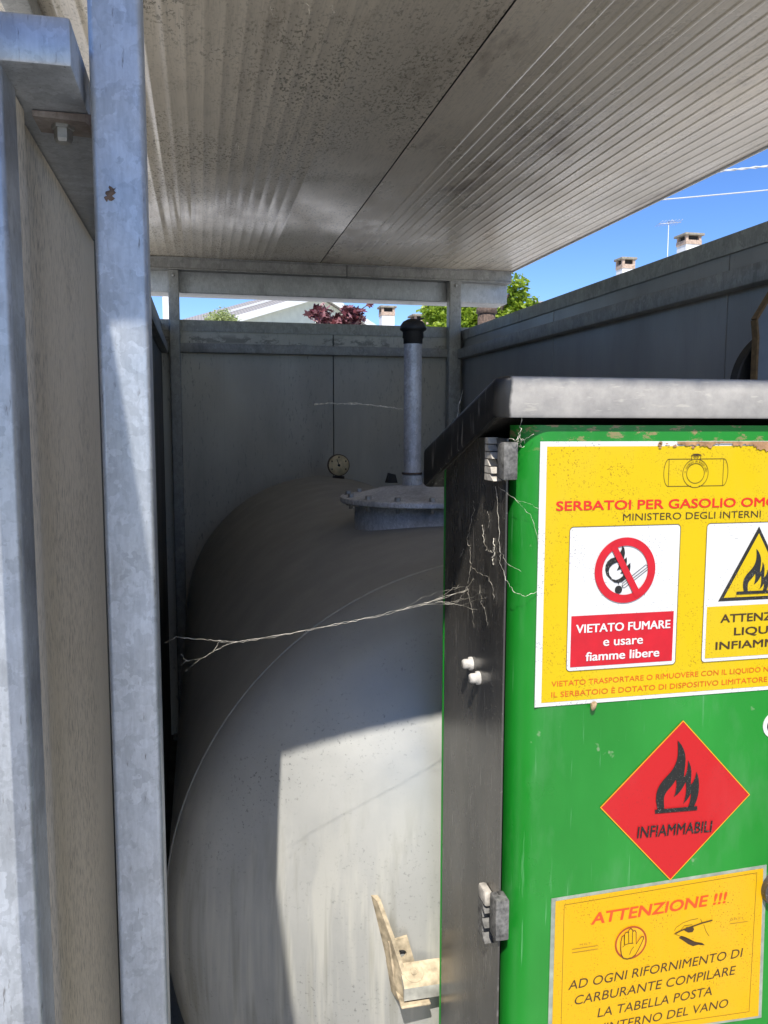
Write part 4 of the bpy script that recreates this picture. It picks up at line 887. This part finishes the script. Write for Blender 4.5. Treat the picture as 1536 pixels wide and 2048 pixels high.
obj('wall', bm, M['render'], hs)

def chimney(x, y, z0, z1, w, parent, cap_h=.16, m=None):
    d = w
    c = obj('chimney', box(x-w/2, x+w/2, y-d/2, y+d/2, z0, z1-.42), m or M['whitewall'], parent)
    obj('brick_course', box(x-w*.54, x+w*.54, y-d*.54, y+d*.54, z1-.42, z1-.26), M['brick'], c)
    obj('flue', box(x-w*.36, x+w*.36, y-d*.36, y+d*.36, z1-.26, z1-.09), M['flue_fill'], c)  # near-black block filling the gap under the cap
    for sx_ in (-1, 1):
        for sy_ in (-1, 1): obj('brick_corner', box(x+sx_*w*.44-.05, x+sx_*w*.44+.05, y+sy_*d*.44-.05, y+sy_*d*.44+.05, z1-.26, z1-.09), M['brick'], c)
    obj('cap', box(x-w*.66, x+w*.66, y-d*.66, y+d*.66, z1-.09, z1, bev=.02), M['capstone'], c)
    return c
h2 = thing('house', 'white house with two white capped chimneys beyond the dark right wall', 'house', (19, 31, 0))
obj('wall', box(13.5, 27, 29, 35, 0, 5.3), M['whitewall'], h2)
rf = obj('roof', prism([(28.6, 5.25), (35.4, 5.25), (32, 6.6)], 'X', 13.2, 27.3), M['tiles'], h2)
chimney(16.2, 30.0, 5.6, 8.02, .50, rf)
c2 = chimney(18.9, 30.0, 5.6, 9.04, .64, rf)
an = bmesh.new(); ax, ay, az = 18.35, 30.6, 9.66
add_tube(an, [(ax, ay, 6.0), (ax, ay, az)], .018, 6); add_tube(an, [(ax-.45, ay, az-.12), (ax+.5, ay-.1, az-.02)], .012, 6)
for i in range(7):
    f = i/6; cx_, cz_ = ax-.42+.86*f, az-.12+.1*f; hh_ = .16+.12*math.sin(f*3.1)
    add_tube(an, [(cx_-.04, ay-.35, cz_+.05), (cx_+.04, ay+.35, cz_-.02)], .009, 5)
    add_tube(an, [(cx_, ay, cz_), (ax+.15, ay, cz_+.16*(1-abs(f-.5)))], .006, 5)
obj('antenna', an, M['antenna'], rf)
h3 = thing('house', 'distant house with an orange brick chimney, seen between red leaves and vent pipe', 'house', (7.5, 36, 0))
obj('wall', box(5.2, 12, 34, 40, 0, 4.9), M['whitewall'], h3)
rf3 = obj('roof', prism([(33.6, 4.85), (40.4, 4.85), (37, 5.45)], 'X', 5.0, 12.3), M['tiles'], h3)
chimney(8.08, 36.0, 4.8, 6.75, .56, rf3)
chimney(9.62, 36.0, 4.8, 6.42, .74, rf3)
# overhead cables
bm = bmesh.new()
def cable(p, q, r, sag, n=60, tw=None):
    P_ = [Vector(p).lerp(Vector(q), i/n)-Vector((0, 0, sag*4*(i/n)*(1-i/n))) for i in range(n+1)]
    if tw is not None: P_ = [v+Vector((0, .03*math.cos(i*1.9+tw), .03*math.sin(i*1.9+tw))) for i, v in enumerate(P_)]
    return P_
add_tube(bm, cable((8, 30, 9.85), (36, 30, 14.3), .03, .25, 90, 0), .03, 5); add_tube(bm, cable((8, 30, 9.85), (36, 30, 14.3), .03, .25, 90, 3.1), .026, 5)
tag(obj('overhead_cable', bm, M['cable'], loc=(8, 30, 9.8)), 'thick twisted pale cable crossing the blue sky, the upper one', 'cable')
tag(obj('overhead_cable', tube(cable((8, 30, 9.05), (36, 30, 13.0), .03, .12), .026, 6), M['cable'], loc=(8, 30, 9.0)), 'thin straight pale cable crossing the blue sky, the lower one', 'cable')

# ======================================================= TREES
def leaf_star(bm, c, s, rot, lobes=5):
    pts = []
    for i in range(lobes*2):
        a = -math.pi/2+2*math.pi*i/(lobes*2)*.86+.44; r_ = s if i % 2 == 0 else s*.52
        pts.append(rot @ Vector((r_*math.cos(a), r_*math.sin(a), .06*s*math.cos(3*a)))+c)
    m_ = bm.verts.new(c); V_ = [bm.verts.new(p) for p in pts]
    for i in range(len(V_)): bm.faces.new((m_, V_[i], V_[(i+1) % len(V_)]))
def leaf_oval(bm, c, s, rot):
    V_ = [bm.verts.new(rot @ Vector(p)*s+c) for p in ((0, -1, 0), (.42, -.1, .1), (.26, .6, .05), (0, 1, -.1), (-.26, .6, .05), (-.42, -.1, .1))]
    bm.faces.new(V_)
def rrot(r): 
    from mathutils import Euler
    return Euler((r.uniform(-1.1, 1.1), r.uniform(-1.1, 1.1), r.uniform(0, 6.28))).to_matrix()
def tree(name, label, cat, base, trunk_top, clumps, n, size, m, seed, star=False, rad=.12):
    r = random.Random(seed); t = thing(name, label, cat, base)
    b = Vector(base); tt = Vector(trunk_top)
    bm = bmesh.new(); mid = b.lerp(tt, .5)+Vector((rad*.6, rad*.3, 0))
    add_tube(bm, [b, b.lerp(mid, .5), mid, tt], [rad*1.25, rad, rad*.8, rad*.45], 10)
    for c, s in clumps:
        add_tube(bm, [mid.lerp(tt, r.uniform(.1, .9)), Vector(c).lerp(tt, .35), Vector(c)], [rad*.4, rad*.25, rad*.06], 7)
    obj('trunk', bm, M['bark'], t)
    bm = bmesh.new(); tot = sum(s[0]*s[1]*s[2] for c, s in clumps)
    for c, s in clumps:
        k = int(n*s[0]*s[1]*s[2]/tot)
        for i in range(k):
            v = Vector((r.gauss(0, 1), r.gauss(0, 1), r.gauss(0, 1))).normalized(); q_ = r.random()**.42
            v *= q_*(1+.28*math.sin(v.x*5+seed)*math.cos(v.z*6+v.y*4))
            p = Vector(c)+Vector((v.x*s[0], v.y*s[1], v.z*s[2]))
            (leaf_star if star else leaf_oval)(bm, p, size*r.uniform(.6, 1.35), rrot(r))
    obj('crown', bm, m, t)
rr2 = random.Random(11); cl = []
for i in range(26):
    a = rr2.uniform(0, 6.28); q_ = rr2.random()**.5
    cl.append(((4.85+.95*q_*math.cos(a), 14+.9*q_*math.sin(a), 3.25+rr2.uniform(-.9, .55)+.35*(.7-q_)), (rr2.uniform(.25, .45), rr2.uniform(.25, .45), rr2.uniform(.2, .36))))
cl += [((4.0+.2*i, 13.9, 3.42+.10*math.sin(i*2.1)), (.24, .3, .20)) for i in range(8)]+[((5.38, 13.7, 3.98), (.20, .2, .24)), ((5.52, 13.8, 3.62), (.28, .3, .30)), ((3.95, 13.8, 3.45), (.22, .25, .12)), ((3.78, 13.8, 3.52), (.16, .2, .05))]
tree('leafy_tree', 'bright light green tree beyond the back right corner of the shelter', 'tree', (4.85, 14, 0), (4.85, 14, 3.4), cl, 26000, .054, M['leaf'], 5, rad=.14)
cl = []
rr3 = random.Random(4)
for i in range(13):
    a = rr3.uniform(0, 6.28); q_ = rr3.random()**.6
    cl.append(((1.24+.26*q_*math.cos(a), 8+.3*q_*math.sin(a), 2.58+rr3.uniform(-.25, .10)), (.10, .12, .085)))
cl += [((1.62, 8, 2.765), (.05, .06, .016)), ((1.03, 8, 2.66), (.07, .06, .02)), ((1.50, 8, 2.70), (.06, .06, .03))]
tree('red_maple', 'small tree with dark red leaves, gloss highlights coloured pink, behind the back wall', 'tree', (1.24, 8, 0), (1.24, 8, 2.5), cl, 900, .042, M['redleaf'], 8, True, .04)
cl = [((.20+.09*i, 14+.1*(i % 2), 3.34-.05*abs(i-2)), (.13, .16, .17)) for i in range(5)]
tree('small_bush', 'pale green feathery treetop in front of the grey tiled roof', 'tree', (.38, 14, 0), (.38, 14, 3.2), cl, 1500, .026, M['leaf2'], 9, rad=.05)
